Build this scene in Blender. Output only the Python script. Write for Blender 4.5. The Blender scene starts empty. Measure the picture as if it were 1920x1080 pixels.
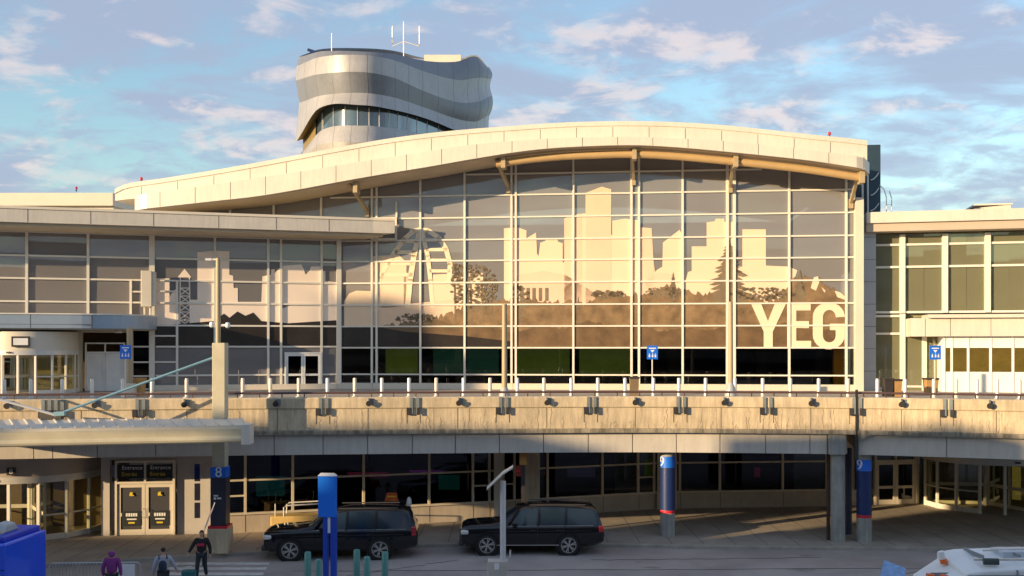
import bpy, bmesh, math, random
from mathutils import Vector, Matrix
random.seed(7)
S = bpy.context.scene
COL = S.collection
R = math.radians
F, HY, ZC = 1900.0, 650.0, 8.2           # focal length in photo pixels, horizon row, eye height

# ------------------------------------------------------------------ camera
cd = bpy.data.cameras.new('camera'); cam = bpy.data.objects.new('camera', cd); COL.objects.link(cam)
cd.sensor_width = 36; cd.lens = 36*F/1920; cd.shift_y = (HY-540)/1920
cam.location = (0, 0, ZC); cam.rotation_euler = (R(90), 0, 0)
cd.clip_start = 0.1; cd.clip_end = 6000
S.camera = cam

# ------------------------------------------------------------------ light
SUN_AZ, SUN_EL = 58.0, 10.5                # degrees to the left of straight behind the camera, height
az, el = R(SUN_AZ), R(SUN_EL)
sdir = Vector((-math.sin(az)*math.cos(el), -math.cos(az)*math.cos(el), math.sin(el)))
sl = bpy.data.lights.new('sun', 'SUN'); so = bpy.data.objects.new('sun', sl); COL.objects.link(so)
sl.energy = 4.5; sl.angle = R(0.4); sl.color = (1.0, 0.72, 0.40)
so.rotation_euler = sdir.to_track_quat('Z', 'Y').to_euler()
so.location = (-60, -60, 60)
w = bpy.data.worlds.new('World'); S.world = w; w.use_nodes = True
nt = w.node_tree; nt.nodes.clear(); N = nt.nodes.new; L = nt.links.new
wo = N('ShaderNodeOutputWorld'); bg = N('ShaderNodeBackground'); L(bg.outputs[0], wo.inputs[0])
sky = N('ShaderNodeTexSky'); sky.sky_type = 'NISHITA'; sky.sun_disc = False
sky.sun_elevation = el; sky.sun_rotation = math.atan2(sdir.x, sdir.y)
sky.air_density = 1.3; sky.dust_density = 0.6; sky.ozone_density = 1.2
bg.inputs[1].default_value = 0.15
tc = N('ShaderNodeTexCoord'); sep = N('ShaderNodeSeparateXYZ'); L(tc.outputs['Generated'], sep.inputs[0])
def wmath(op, a, b=None):
    n = N('ShaderNodeMath'); n.operation = op
    for i, v in enumerate((a, b)):
        if v is None: continue
        if isinstance(v, (int, float)): n.inputs[i].default_value = v
        else: L(v, n.inputs[i])
    return n.outputs[0]
zz = wmath('ADD', wmath('MAXIMUM', sep.outputs[2], 0.0), 0.22)
cx = wmath('DIVIDE', sep.outputs[0], zz); cy = wmath('DIVIDE', sep.outputs[1], zz)
cmb = N('ShaderNodeCombineXYZ'); L(cx, cmb.inputs[0]); L(cy, cmb.inputs[1])
def wnoise(scale, detail, rough, off, stretch=(1, 1, 1), dist=0.0):
    m = N('ShaderNodeMapping'); m.inputs['Location'].default_value = off; m.inputs['Scale'].default_value = stretch
    L(cmb.outputs[0], m.inputs[0])
    n = N('ShaderNodeTexNoise'); n.inputs['Scale'].default_value = scale; n.inputs['Detail'].default_value = detail
    n.inputs['Roughness'].default_value = rough; n.inputs['Distortion'].default_value = dist
    L(m.outputs[0], n.inputs['Vector']); return n.outputs['Fac']
def wramp(fac, p0, p1, c0=(0, 0, 0, 1), c1=(1, 1, 1, 1), ease=True):
    r = N('ShaderNodeValToRGB'); r.color_ramp.interpolation = 'EASE' if ease else 'LINEAR'
    r.color_ramp.elements[0].position = p0; r.color_ramp.elements[1].position = p1
    r.color_ramp.elements[0].color = c0; r.color_ramp.elements[1].color = c1
    L(fac, r.inputs[0]); return r.outputs[0]
def wmix(fac, a, b, blend='MIX'):
    m = N('ShaderNodeMixRGB'); m.blend_type = blend
    for i, v in enumerate((fac, a, b)):
        if isinstance(v, (int, float)): m.inputs[i].default_value = v
        elif isinstance(v, tuple): m.inputs[i].default_value = v
        else: L(v, m.inputs[i])
    return m.outputs[0]
c1 = wramp(wnoise(2.3, 9, 0.58, (3.1, 7.7, 0), (0.75, 1.0, 1), 0.5), 0.42, 0.60)
c2 = wramp(wnoise(7.0, 8, 0.60, (9.3, 1.1, 2), (0.75, 0.9, 1), 0.35), 0.45, 0.62)
lump = wmix(0.75, c1, c2, 'SCREEN')
edge = wramp(wnoise(7.5, 6, 0.6, (1.3, 4.9, 5), (0.8, 0.9, 1), 0.3), 0.50, 0.66)
cloudcol = wmix(edge, (1.62, 1.88, 2.55, 1), (3.3, 2.85, 2.85, 1))
skyt = wmix(1.0, sky.outputs[0], (0.74, 0.90, 1.08, 1), 'MULTIPLY')
fac = wmath('MULTIPLY', lump, 0.86)
L(wmix(fac, skyt, cloudcol), bg.inputs[0])
S.view_settings.view_transform = 'Standard'; S.view_settings.look = 'None'
S.view_settings.exposure = 0.78; S.view_settings.gamma = 1.0
S.render.engine = 'CYCLES'
S.cycles.max_bounces = 7; S.cycles.transparent_max_bounces = 10

# ------------------------------------------------------------------ materials
MATS = {}
def mat(name, col, rough=0.6, metal=0.0, var=0.12, vscale=1.5, bump=0.0, bscale=20, streak=0.0, spec=0.5, emit=None, coat=0.0, rvar=0.0):
    if name in MATS: return MATS[name]
    m = bpy.data.materials.new(name); m.use_nodes = True; t = m.node_tree; b = t.nodes['Principled BSDF']
    b.inputs['Roughness'].default_value = rough; b.inputs['Metallic'].default_value = metal
    b.inputs['Specular IOR Level'].default_value = spec; b.inputs['Coat Weight'].default_value = coat
    c = t.nodes.new('ShaderNodeTexCoord')
    n = t.nodes.new('ShaderNodeTexNoise'); n.inputs['Scale'].default_value = vscale; n.inputs['Detail'].default_value = 6
    n.inputs['Roughness'].default_value = 0.62
    t.links.new(c.outputs['Object'], n.inputs['Vector'])
    mr = t.nodes.new('ShaderNodeMapRange'); mr.inputs['From Min'].default_value = 0.3; mr.inputs['From Max'].default_value = 0.7
    mr.inputs['To Min'].default_value = 1-var; mr.inputs['To Max'].default_value = 1+var
    t.links.new(n.outputs['Fac'], mr.inputs['Value'])
    fac = mr.outputs[0]
    if streak:
        mp = t.nodes.new('ShaderNodeMapping'); mp.inputs['Scale'].default_value = (2.6, 2.6, 0.35)
        t.links.new(c.outputs['Object'], mp.inputs[0])
        n2 = t.nodes.new('ShaderNodeTexNoise'); n2.inputs['Scale'].default_value = 2.2; n2.inputs['Detail'].default_value = 7
        n2.inputs['Roughness'].default_value = 0.7
        t.links.new(mp.outputs[0], n2.inputs['Vector'])
        r2 = t.nodes.new('ShaderNodeMapRange'); r2.inputs['From Min'].default_value = 0.40; r2.inputs['From Max'].default_value = 0.62
        r2.inputs['To Min'].default_value = 1-streak; r2.inputs['To Max'].default_value = 1.0
        t.links.new(n2.outputs['Fac'], r2.inputs['Value'])
        mm = t.nodes.new('ShaderNodeMath'); mm.operation = 'MULTIPLY'
        t.links.new(fac, mm.inputs[0]); t.links.new(r2.outputs[0], mm.inputs[1]); fac = mm.outputs[0]
    mx = t.nodes.new('ShaderNodeVectorMath'); mx.operation = 'SCALE'; mx.inputs[0].default_value = col[:3]
    t.links.new(fac, mx.inputs['Scale']); t.links.new(mx.outputs[0], b.inputs['Base Color'])
    if rvar:
        m3 = t.nodes.new('ShaderNodeMapRange'); m3.inputs['To Min'].default_value = max(0, rough-rvar); m3.inputs['To Max'].default_value = min(1, rough+rvar)
        t.links.new(n.outputs['Fac'], m3.inputs['Value']); t.links.new(m3.outputs[0], b.inputs['Roughness'])
    if bump:
        n3 = t.nodes.new('ShaderNodeTexNoise'); n3.inputs['Scale'].default_value = bscale; n3.inputs['Detail'].default_value = 5
        t.links.new(c.outputs['Object'], n3.inputs['Vector'])
        bp = t.nodes.new('ShaderNodeBump'); bp.inputs['Strength'].default_value = bump; bp.inputs['Distance'].default_value = 0.02
        t.links.new(n3.outputs['Fac'], bp.inputs['Height']); t.links.new(bp.outputs[0], b.inputs['Normal'])
    if emit:
        b.inputs['Emission Color'].default_value = (*emit[:3], 1); b.inputs['Emission Strength'].default_value = emit[3]
    MATS[name] = m; return m
def glass(name, refl, tint, base=0.16, wav=0.0, rough=0.015, frit=None, ff=0.0):
    m = bpy.data.materials.new(name); m.use_nodes = True; t = m.node_tree; t.nodes.clear()
    o = t.nodes.new('ShaderNodeOutputMaterial'); mix = t.nodes.new('ShaderNodeMixShader')
    tr = t.nodes.new('ShaderNodeBsdfTransparent'); gl = t.nodes.new('ShaderNodeBsdfGlossy')
    fr = t.nodes.new('ShaderNodeFresnel'); fr.inputs['IOR'].default_value = 1.5
    ad = t.nodes.new('ShaderNodeMath'); ad.operation = 'ADD'; ad.inputs[1].default_value = base; ad.use_clamp = True
    tr.inputs[0].default_value = (*tint, 1); gl.inputs['Color'].default_value = (*refl, 1); gl.inputs['Roughness'].default_value = rough
    if wav:
        c = t.nodes.new('ShaderNodeTexCoord'); n = t.nodes.new('ShaderNodeTexNoise'); n.inputs['Scale'].default_value = 0.35; n.inputs['Detail'].default_value = 1
        bp = t.nodes.new('ShaderNodeBump'); bp.inputs['Strength'].default_value = wav; bp.inputs['Distance'].default_value = 0.1
        t.links.new(c.outputs['Object'], n.inputs['Vector']); t.links.new(n.outputs['Fac'], bp.inputs['Height']); t.links.new(bp.outputs[0], gl.inputs['Normal'])
    t.links.new(fr.outputs[0], ad.inputs[0]); t.links.new(ad.outputs[0], mix.inputs[0])
    t.links.new(tr.outputs[0], mix.inputs[1]); t.links.new(gl.outputs[0], mix.inputs[2]); 
    if frit:
        df = t.nodes.new('ShaderNodeBsdfDiffuse'); df.inputs[0].default_value = (*frit, 1)
        m2 = t.nodes.new('ShaderNodeMixShader'); m2.inputs[0].default_value = ff
        t.links.new(mix.outputs[0], m2.inputs[1]); t.links.new(df.outputs[0], m2.inputs[2]); t.links.new(m2.outputs[0], o.inputs[0])
    else: t.links.new(mix.outputs[0], o.inputs[0])
    MATS[name] = m; return m

CREAM = mat('cream_panel', (0.66, 0.60, 0.50), 0.45, 0, 0.05, 0.5)
CREAM2 = mat('white_roof_panel', (0.66, 0.61, 0.53), 0.42, 0, 0.07, 0.35, streak=0.07, rvar=.08)
MULL = mat('mullion_white', (0.72, 0.69, 0.62), 0.4, 0, 0.04)
GREYP = mat('grey_clad', (0.42, 0.43, 0.44), 0.4, 0.1, 0.07, 0.7)
PANEL = mat('fascia_panel_grey', (0.60, 0.56, 0.50), 0.45, 0.1, 0.08, 0.6, streak=0.10)
SOFF = mat('soffit', (0.52, 0.44, 0.33), 0.6, 0, 0.12, 0.5)
SEAM = mat('joint_dark', (0.05, 0.045, 0.04), 0.8)
CONC = mat('concrete', (0.62, 0.51, 0.35), 0.85, 0, 0.16, 0.9, 0.4, 14, streak=0.26)
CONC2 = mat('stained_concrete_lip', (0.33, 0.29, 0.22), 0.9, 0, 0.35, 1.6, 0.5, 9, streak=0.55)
CONC3 = mat('grey_concrete', (0.36, 0.36, 0.33), 0.85, 0, 0.15, 1.5, 0.3, 14, streak=0.25)
TUBE = mat('tube_beam_paint', (0.48, 0.33, 0.16), 0.45, 0, 0.06)
PIPEC = mat('beige_post_paint', (0.40, 0.32, 0.20), 0.5, 0, 0.08)
DARK = mat('dark_metal', (0.05, 0.045, 0.045), 0.5, 0.3)
BROWN = mat('brown_rail_paint', (0.10, 0.055, 0.05), 0.45, 0.1)
STEEL = mat('steel_white', (0.68, 0.66, 0.62), 0.35, 0.2, 0.08, 4)
SILV = mat('silver', (0.6, 0.6, 0.6), 0.3, 0.8)
BLUE = mat('sign_blue', (0.01, 0.15, 0.72), 0.4, 0, 0.05, coat=0.2)
NAVY = mat('wrap_navy', (0.012, 0.03, 0.12), 0.4, 0, 0.06)
WHITE = mat('white_paint', (0.80, 0.80, 0.78), 0.45, 0, 0.05)
RED = mat('red_paint', (0.62, 0.02, 0.04), 0.4)
ORANGE = mat('orange_lens', (0.85, 0.16, 0.02), 0.3, coat=0.5)
YELL = mat('yellow_paint', (0.75, 0.55, 0.03), 0.5)
TEAL = mat('green_bollard_paint', (0.10, 0.29, 0.26), 0.4, 0, 0.08, 4)
CABLE = mat('cable_paint_blue', (0.16, 0.31, 0.40), 0.45, 0, 0.08)
DKTEAL = mat('dark_teal_metal', (0.03, 0.06, 0.09), 0.5, 0.3)
ASPH = mat('asphalt', (0.345, 0.305, 0.285), 0.85, 0, 0.20, 0.35, 0.35, 60, rvar=0.1)
PAVE = mat('pavement_concrete', (0.36, 0.31, 0.255), 0.88, 0, 0.18, 0.7, 0.3, 30)
KERB = mat('kerb_concrete', (0.34, 0.31, 0.26), 0.85, 0, 0.2, 2)
GROUND = mat('far_ground', (0.10, 0.11, 0.06), 0.9, 0, 0.3, 0.05)
PRINT = mat('film_cream', (0.78, 0.60, 0.43), 0.55, 0, 0.05, 0.25, spec=0.35)
PRINT2 = mat('film_peach', (0.74, 0.54, 0.39), 0.55, 0, 0.06, 0.3, spec=0.35)
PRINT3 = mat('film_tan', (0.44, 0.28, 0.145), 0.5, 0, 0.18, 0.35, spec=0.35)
PRINT4 = mat('film_tree_shade', (0.215, 0.14, 0.072), 0.4, 0, 0.42, 1.1, spec=0.5)
PALE = mat('film_pale', (0.90, 0.76, 0.64), 0.5, 0, 0.05, 0.3, spec=0.4)
PRINT5 = mat('film_shade', (0.035, 0.028, 0.024), 0.25, 0, 0.3, 0.4, spec=0.6)
PWHITE = mat('film_white', (0.78, 0.66, 0.48), 0.5, 0, 0.03, spec=0.35)
TITAN = mat('tower_steel', (0.42, 0.41, 0.41), 0.38, 0.22, 0.14, 0.25, rvar=0.1, streak=.12)
TITAN2 = mat('tower_steel_shaded', (0.22, 0.235, 0.275), 0.42, 0.22, 0.14, 0.25, rvar=0.1, streak=.12)  # darker copy for alternate bands: shading of their tilt put into the colour
GOLD = mat('inner_gold_lining', (0.26, 0.19, 0.08), 0.5, 0.2)
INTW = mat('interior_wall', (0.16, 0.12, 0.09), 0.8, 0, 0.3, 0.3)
INTF = mat('interior_floor', (0.22, 0.17, 0.12), 0.4)
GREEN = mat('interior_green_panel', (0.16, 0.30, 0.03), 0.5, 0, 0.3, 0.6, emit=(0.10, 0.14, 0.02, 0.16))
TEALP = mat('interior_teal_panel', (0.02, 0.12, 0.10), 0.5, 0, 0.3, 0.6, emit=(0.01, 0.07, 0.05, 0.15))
CARP = mat('car_black', (0.006, 0.007, 0.010), 0.12, 0.0, 0.02, spec=.5, coat=.3)
CARG = mat('car_glass', (0.012, 0.024, 0.042), 0.05, 0.0, 0.02, spec=0.4)
TYRE = mat('tyre', (0.02, 0.02, 0.02), 0.8)
CHROME = mat('chrome', (0.7, 0.7, 0.7), 0.15, 1.0)
LAMPG = mat('headlight_lens', (0.75, 0.72, 0.65), 0.1, 0.3, coat=1)
TAIL = mat('tail_lens', (0.38, 0.005, 0.012), 0.15, coat=1)
SKIN = mat('skin', (0.50, 0.30, 0.21), 0.5)
HAIR = mat('hair', (0.02, 0.014, 0.01), 0.7)
PARK = mat('shade_garage_concrete', (0.22, 0.20, 0.18), 0.85, 0, 0.15, 0.2)
GH = glass('hall_glass', (0.50, 0.50, 0.55), (0.30, 0.28, 0.25), 0.17, 0.02, frit=(.43, .42, .43), ff=.44)
GHL = glass('hall_clear_glass', (0.50, 0.50, 0.55), (0.55, 0.52, 0.42), 0.03, 0.02)
GW = glass('wing_glass', (0.50, 0.50, 0.55), (0.28, 0.27, 0.26), 0.22, 0.02, frit=(.42, .41, .42), ff=.42)
GR = glass('right_wing_glass', (0.66, 0.66, 0.50), (0.50, 0.52, 0.36), 0.26, 0.02, frit=(.36, .35, .22), ff=.40)
GL = glass('arrivals_glass', (0.40, 0.40, 0.46), (0.20, 0.2, 0.22), 0.03, 0.03)
GD = glass('door_glass', (0.7, 0.7, 0.7), (0.72, 0.72, 0.55), 0.06, 0.0)

# ------------------------------------------------------------------ builders
class MB:
    def __init__(s): s.v = []; s.f = []
    def add(s, vs, fs):
        n = len(s.v); s.v += [tuple(p) for p in vs]; s.f += [tuple(i+n for i in f) for f in fs]; return s
    def box(s, x0, x1, y0, y1, z0, z1):
        return s.add([(x0,y0,z0),(x1,y0,z0),(x1,y1,z0),(x0,y1,z0),(x0,y0,z1),(x1,y0,z1),(x1,y1,z1),(x0,y1,z1)],
                     [(0,3,2,1),(4,5,6,7),(0,1,5,4),(1,2,6,5),(2,3,7,6),(3,0,4,7)])
    def bar(s, a, b, w, h=None):
        a = Vector(a); b = Vector(b); h = h or w; d = (b-a).normalized()
        up = Vector((0,0,1)) if abs(d.z) < 0.95 else Vector((0,1,0))
        x = d.cross(up).normalized()*w/2; y = x.cross(d).normalized()*h/2
        vs = [a-x-y, a+x-y, a+x+y, a-x+y, b-x-y, b+x-y, b+x+y, b-x+y]
        return s.add(vs, [(0,3,2,1),(4,5,6,7),(0,1,5,4),(1,2,6,5),(2,3,7,6),(3,0,4,7)])
    def tube(s, pts, r, n=10, r2=None, cap=True):
        pts = [Vector(p) for p in pts]; rings = []
        for i, p in enumerate(pts):
            d = (pts[min(i+1, len(pts)-1)]-pts[max(i-1, 0)]).normalized()
            up = Vector((0,0,1)) if abs(d.z) < 0.9 else Vector((1,0,0))
            x = d.cross(up).normalized(); y = x.cross(d).normalized()
            rr = r if r2 is None else r+(r2-r)*i/(len(pts)-1)
            rings.append([p+x*rr*math.cos(2*math.pi*k/n)+y*rr*math.sin(2*math.pi*k/n) for k in range(n)])
        return s.loft(rings, True, cap)
    def loft(s, rings, closed=True, cap=True):
        n = len(rings[0]); vs = [p for r in rings for p in r]; fs = []
        for i in range(len(rings)-1):
            for k in range(n if closed else n-1):
                k2 = (k+1) % n
                fs.append((i*n+k, i*n+k2, (i+1)*n+k2, (i+1)*n+k))
        if cap and closed:
            fs.append(tuple(reversed(range(n)))); fs.append(tuple((len(rings)-1)*n+k for k in range(n)))
        return s.add(vs, fs)
    def lathe(s, prof, c=(0,0,0), n=20, a0=0, a1=2*math.pi, cap=True):
        full = abs(a1-a0-2*math.pi) < 1e-6; m = n if full else n+1
        rings = [[(c[0]+r*math.cos(a0+(a1-a0)*k/n), c[1]+r*math.sin(a0+(a1-a0)*k/n), c[2]+z) for k in range(m)] for r, z in prof]
        return s.loft(rings, full, cap and full)
    def prism(s, poly, z0, z1):
        n = len(poly)
        return s.loft([[(x, y, z0) for x, y in poly], [(x, y, z1) for x, y in poly]], True, True)
    def wallpoly(s, poly, y, t=0.004):
        """flat outline in the x-z plane, t thick, front face at y"""
        return s.loft([[(x, y, z) for x, z in poly], [(x, y+t, z) for x, z in poly]], True, True)
    def build(s, name, m, parent=None, smooth=False, bevel=0, loc=None, recalc=True):
        me = bpy.data.meshes.new(name); me.from_pydata(s.v, [], s.f)
        if True:
            bm = bmesh.new(); bm.from_mesh(me); bmesh.ops.delete(bm, geom=[v for v in bm.verts if not v.link_faces], context='VERTS')
            if recalc: bmesh.ops.recalc_face_normals(bm, faces=bm.faces[:])
            bm.to_mesh(me); bm.free()
        me.materials.append(m)
        if smooth:
            for p in me.polygons: p.use_smooth = True
        o = bpy.data.objects.new(name, me); COL.objects.link(o)
        if parent: o.parent = parent
        if loc: o.location = loc
        if bevel:
            b = o.modifiers.new('bevel', 'BEVEL'); b.width = bevel; b.segments = 2; b.limit_method = 'ANGLE'
        if smooth:
            e = o.modifiers.new('split', 'EDGE_SPLIT'); e.split_angle = R(38)
        return o
def tag(o, label, cat, group=None):
    o['label'] = label; o['category'] = cat
    if group: o['group'] = group
    return o
def struct(o): o['kind'] = 'structure'; return o
def empty(name, loc, rz=0, label=None, cat=None, group=None):
    o = bpy.data.objects.new(name, None); COL.objects.link(o); o.location = loc; o.rotation_euler = (0, 0, rz)
    o.empty_display_size = 0.3
    if label: tag(o, label, cat, group)
    return o
def copy_tree(o, parent=None):
    c = o.copy(); COL.objects.link(c)
    if parent: c.parent = parent
    for ch in list(o.children): copy_tree(ch, c)
    return c
def interp(tab, x):
    if x <= tab[0][0]: a, b = tab[0], tab[1]
    elif x >= tab[-1][0]: a, b = tab[-2], tab[-1]
    else:
        for i in range(len(tab)-1):
            if tab[i][0] <= x <= tab[i+1][0]: a, b = tab[i], tab[i+1]; break
    return a[1]+(b[1]-a[1])*(x-a[0])/(b[0]-a[0])
def smoothtab(tab, x):
    """Catmull-Rom through a table"""
    n = len(tab)
    if x <= tab[0][0] or x >= tab[-1][0]: return interp(tab, x)
    for i in range(n-1):
        if tab[i][0] <= x <= tab[i+1][0]: break
    x0, y0 = tab[i]; x1, y1 = tab[i+1]; h = x1-x0; t = (x-x0)/h
    m0 = (y1-tab[i-1][1])/(x1-tab[i-1][0]) if i > 0 else (y1-y0)/h
    m1 = (tab[i+2][1]-y0)/(tab[i+2][0]-x0) if i+2 < n else (y1-y0)/h
    return (2*t**3-3*t*t+1)*y0+(t**3-2*t*t+t)*h*m0+(-2*t**3+3*t*t)*y1+(t**3-t*t)*h*m1
def P(px, py, D): return Vector(((px-960)*D/F, D, ZC+(HY-py)*D/F))
def G(px, D, z=0.0): return Vector(((px-960)*D/F, D, z))
def text(s, size, m, parent, loc, rot=(math.pi/2, 0, 0), name='lettering', align='CENTER', extrude=0.004, bold=0.0, sx=1.0):
    cu = bpy.data.curves.new(name, 'FONT'); cu.body = s; cu.size = size; cu.align_x = align; cu.align_y = 'CENTER'
    cu.extrude = extrude; cu.offset = bold
    to = bpy.data.objects.new(name+'_curve', cu); COL.objects.link(to)
    dg = bpy.context.evaluated_depsgraph_get(); dg.update()
    me = bpy.data.meshes.new_from_object(to.evaluated_get(dg)); bpy.data.objects.remove(to)
    me.materials.clear(); me.materials.append(m)
    o = bpy.data.objects.new(name, me); COL.objects.link(o)
    if parent: o.parent = parent
    o.location = loc; o.rotation_euler = rot; o.scale = (sx, 1, 1)
    return o
def panes(us, zs, ztop, tilt=.012, y=0.0):
    """one slightly tilted glass sheet per cell between the posts us and the rails zs"""
    g = MB(); rnd = random.Random(int(us[0]*100)+int(us[-1]*10))
    for i in range(len(us)-1):
        ta, tb = ztop(us[i]), ztop(us[i+1])
        zl = [z for z in zs if z < min(ta, tb)-.25]
        for j, z in enumerate(zl):
            za = zl[j+1] if j+1 < len(zl) else ta; zb_ = zl[j+1] if j+1 < len(zl) else tb
            o = [y+rnd.uniform(-tilt, tilt) for _ in range(3)]; o.append(o[0]+o[2]-o[1])
            g.add([(us[i], o[0], z), (us[i+1], o[1], z), (us[i+1], o[2], zb_), (us[i], o[3], za)], [(0, 1, 2, 3)])
    return g
class Line:
    """a straight wall in plan: local x runs along it, local -y points out of the wall"""
    def __init__(s, a, b):
        s.a = Vector(a); d = Vector(b)-s.a; s.len = d.length; s.d = d.normalized(); s.n = Vector((s.d.y, -s.d.x))
        s.rz = math.atan2(s.d.y, s.d.x)
    def u(s, px, off=0):
        k = (px-960)/F; A = s.a+s.n*off
        return (k*A.y-A.x)/(s.d.x-k*s.d.y)
    def D(s, px, off=0): return (s.a+s.n*off).y+s.u(px, off)*s.d.y
    def z(s, px, py, off=0): return ZC+(HY-py)*s.D(px, off)/F
    def q(s, px, py, off=0): return (s.u(px, off), s.z(px, py, off))
    def empty(s, name, label, cat, z=0): return empty(name, (s.a.x, s.a.y, z), s.rz, label, cat)

# ------------------------------------------------------------------ setting: ground, road, pavements
struct(MB().box(-2500, 2500, -1500, 3500, -0.3, -0.02).build('ground', GROUND))
struct(MB().box(-160, 160, -6, 75, -0.2, 0.0).build('road', ASPH))
kerb = [(-900, 33), (-400, 34.5), (0, 37.0), (240, 38.4), (440, 39.6), (700, 41.0), (960, 41.6), (1140, 41.4), (1320, 41.0), (1620, 40.7), (1920, 40.5), (2400, 40.0), (3000, 39)]
kp = [G(px, smoothtab(kerb, px)) for px in range(-900, 3001, 50)]
pv = MB(); fr = [(p.x, p.y+0.16) for p in kp]
pv.prism(fr+[(70, 80), (-70, 80)], -0.1, 0.15); struct(pv.build('pavement', PAVE))
kb = MB(); kb.loft([[(p.x, p.y, -0.1), (p.x, p.y, 0.13), (p.x, p.y+0.03, 0.153), (p.x, p.y+0.158, 0.153), (p.x, p.y+0.158, -0.1)] for p in kp])
struct(kb.build('kerb', KERB))
# pavement joints
pj = MB()
for px in range(-300, 2100, 60):
    D0 = smoothtab(kerb, px)
    a = G(px, D0+0.3, 0.152); pj.box(a.x-0.01, a.x+0.01, a.y, a.y+10, 0.151, 0.1535)
struct(pj.build('pavement_joints', mat('joint_grime', (0.07, 0.065, 0.06), 0.9)))
# zebra crossing and lane marks
cw = MB()
for k in range(9):
    y = 31.2+k*0.86
    x0 = -12.9+0.02*k; x1 = -8.9+(36-y)*0.12
    cw.add([(x0, y, 0.005), (x1, y, 0.005), (x1-0.05, y+0.42, 0.005), (x0, y+0.42, 0.005)], [(0, 1, 2, 3)])
struct(cw.build('crosswalk_marking', mat('road_paint', (0.62, 0.62, 0.60), 0.7, 0, 0.25, 3)))
om = MB(); random.seed(21)
for _ in range(11):
    cx_, cy_ = random.uniform(-12, 20), random.uniform(36.3, 40.3); r_ = random.uniform(.08, .45)
    om.add([(cx_+r_*random.uniform(.6, 1.2)*math.cos(k*.7854)*1.6, cy_+r_*random.uniform(.5, 1.1)*math.sin(k*.7854), .0035) for k in range(8)], [tuple(range(8))])
struct(om.build('road_oil_stains', mat('oil_stain', (0.27, 0.24, 0.225), 0.7, 0, .25, 2)))
# tar seams on the road
ts = MB(); random.seed(3)
for (xa, ya, xb, yb) in ((-8, 37.0, 22, 37.6), (3, 38.9, 12, 39.4), (10, 34.0, 20, 40.2), (-6, 36.2, -2, 39.0)):
    pts = []
    for i in range(25):
        t = i/24; pts.append((xa+(xb-xa)*t+random.uniform(-.08, .08), ya+(yb-ya)*t+random.uniform(-.06, .06)))
    for i in range(24):
        (x0, y0), (x1, y1) = pts[i], pts[i+1]; wd = 0.035
        ts.add([(x0, y0-wd, .0045), (x1, y1-wd, .0045), (x1, y1+wd, .0045), (x0, y0+wd, .0045)], [(0, 1, 2, 3)])
struct(ts.build('road_tar_seams', mat('tar', (0.045, 0.043, 0.045), 0.6)))

# ------------------------------------------------------------------ terminal hall
H = Line((-28.6, 70.81), (22.3, 65.39))
hall = H.empty('terminal_hall', 'tall glass-fronted terminal hall under a wide arched cream roof with printed city skyline', 'building', 0)
ZD = 5.35                                     # upper pavement level
bot = [(235, 395), (300, 388), (400, 377), (480, 368), (560, 355), (640, 340), (720, 326), (800, 313), (880, 299), (960, 286), (1030, 278), (1100, 274), (1190, 272), (1270, 276), (1350, 283), (1440, 292), (1520, 301), (1600, 313), (1640, 319)]
mid = [(225, 368), (300, 359), (400, 345), (480, 333), (560, 321), (640, 308), (720, 295), (800, 283), (880, 271), (960, 264), (1030, 259), (1100, 257), (1190, 256), (1270, 259), (1350, 263), (1440, 272), (1520, 281), (1600, 291), (1640, 297)]
top = [(215, 355), (235, 345), (300, 335), (400, 319), (480, 305), (560, 290), (640, 275), (720, 261), (800, 250), (880, 242), (960, 236), (1030, 231), (1100, 228), (1190, 227), (1270, 229), (1350, 234), (1440, 243), (1520, 252), (1600, 260), (1640, 265)]
OFF = 4.0
def zb(px): return H.z(px, smoothtab(bot, px), OFF)
zbt = [(H.u(px, OFF), zb(px)) for px in range(225, 1646, 12)]
zmt = [(H.u(px, OFF), H.z(px, smoothtab(mid, px), OFF)) for px in range(215, 1646, 12)]
ztt = [(H.u(px, OFF-1.0), H.z(px, smoothtab(top, px), OFF-1.0)) for px in range(209, 1646, 12)]
uL, uR = H.u(232, OFF), H.u(1640, OFF)
lo = MB(); hi = MB(); st = []; st2 = []
n = 90
for i in range(n+1):
    u = uL+(uR-uL)*i/n
    dl = u-uL; dr = uR-u
    c = OFF
    if dl < 1.6: c = OFF-1.8*(1-math.sqrt(max(0, 1-((1.6-dl)/1.6)**2)))
    if dr < 1.2: c = min(c, OFF-1.3*(1-math.sqrt(max(0, 1-((1.2-dr)/1.2)**2))))
    b, m = interp(zbt, u), interp(zmt, u)
    st.append([(u, -c, b), (u, -c, m-0.03), (u, -c+0.12, m), (u, 14, m), (u, 14, b+0.1), (u, -1.2, b+0.02)])
uL2, uR2 = H.u(216, OFF-1), H.u(1626, OFF-1)
for i in range(n+1):
    u = uL2+(uR2-uL2)*i/n; t = interp(ztt, u); m = interp(zmt, u)-0.05
    st2.append([(u, -(OFF-1.0), m), (u, -(OFF-1.0), t-0.32), (u, -(OFF-0.93), t-0.30), (u, -(OFF-0.93), t-0.02), (u, -(OFF-1.0)+0.1, t+0.02), (u, 28, t-0.4), (u, 28, m)])
lo.loft(st); hi.loft(st2)
rf = lo.build('roof', CREAM2, hall); hi.build('upper_roof_tier', CREAM2, rf)
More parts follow.
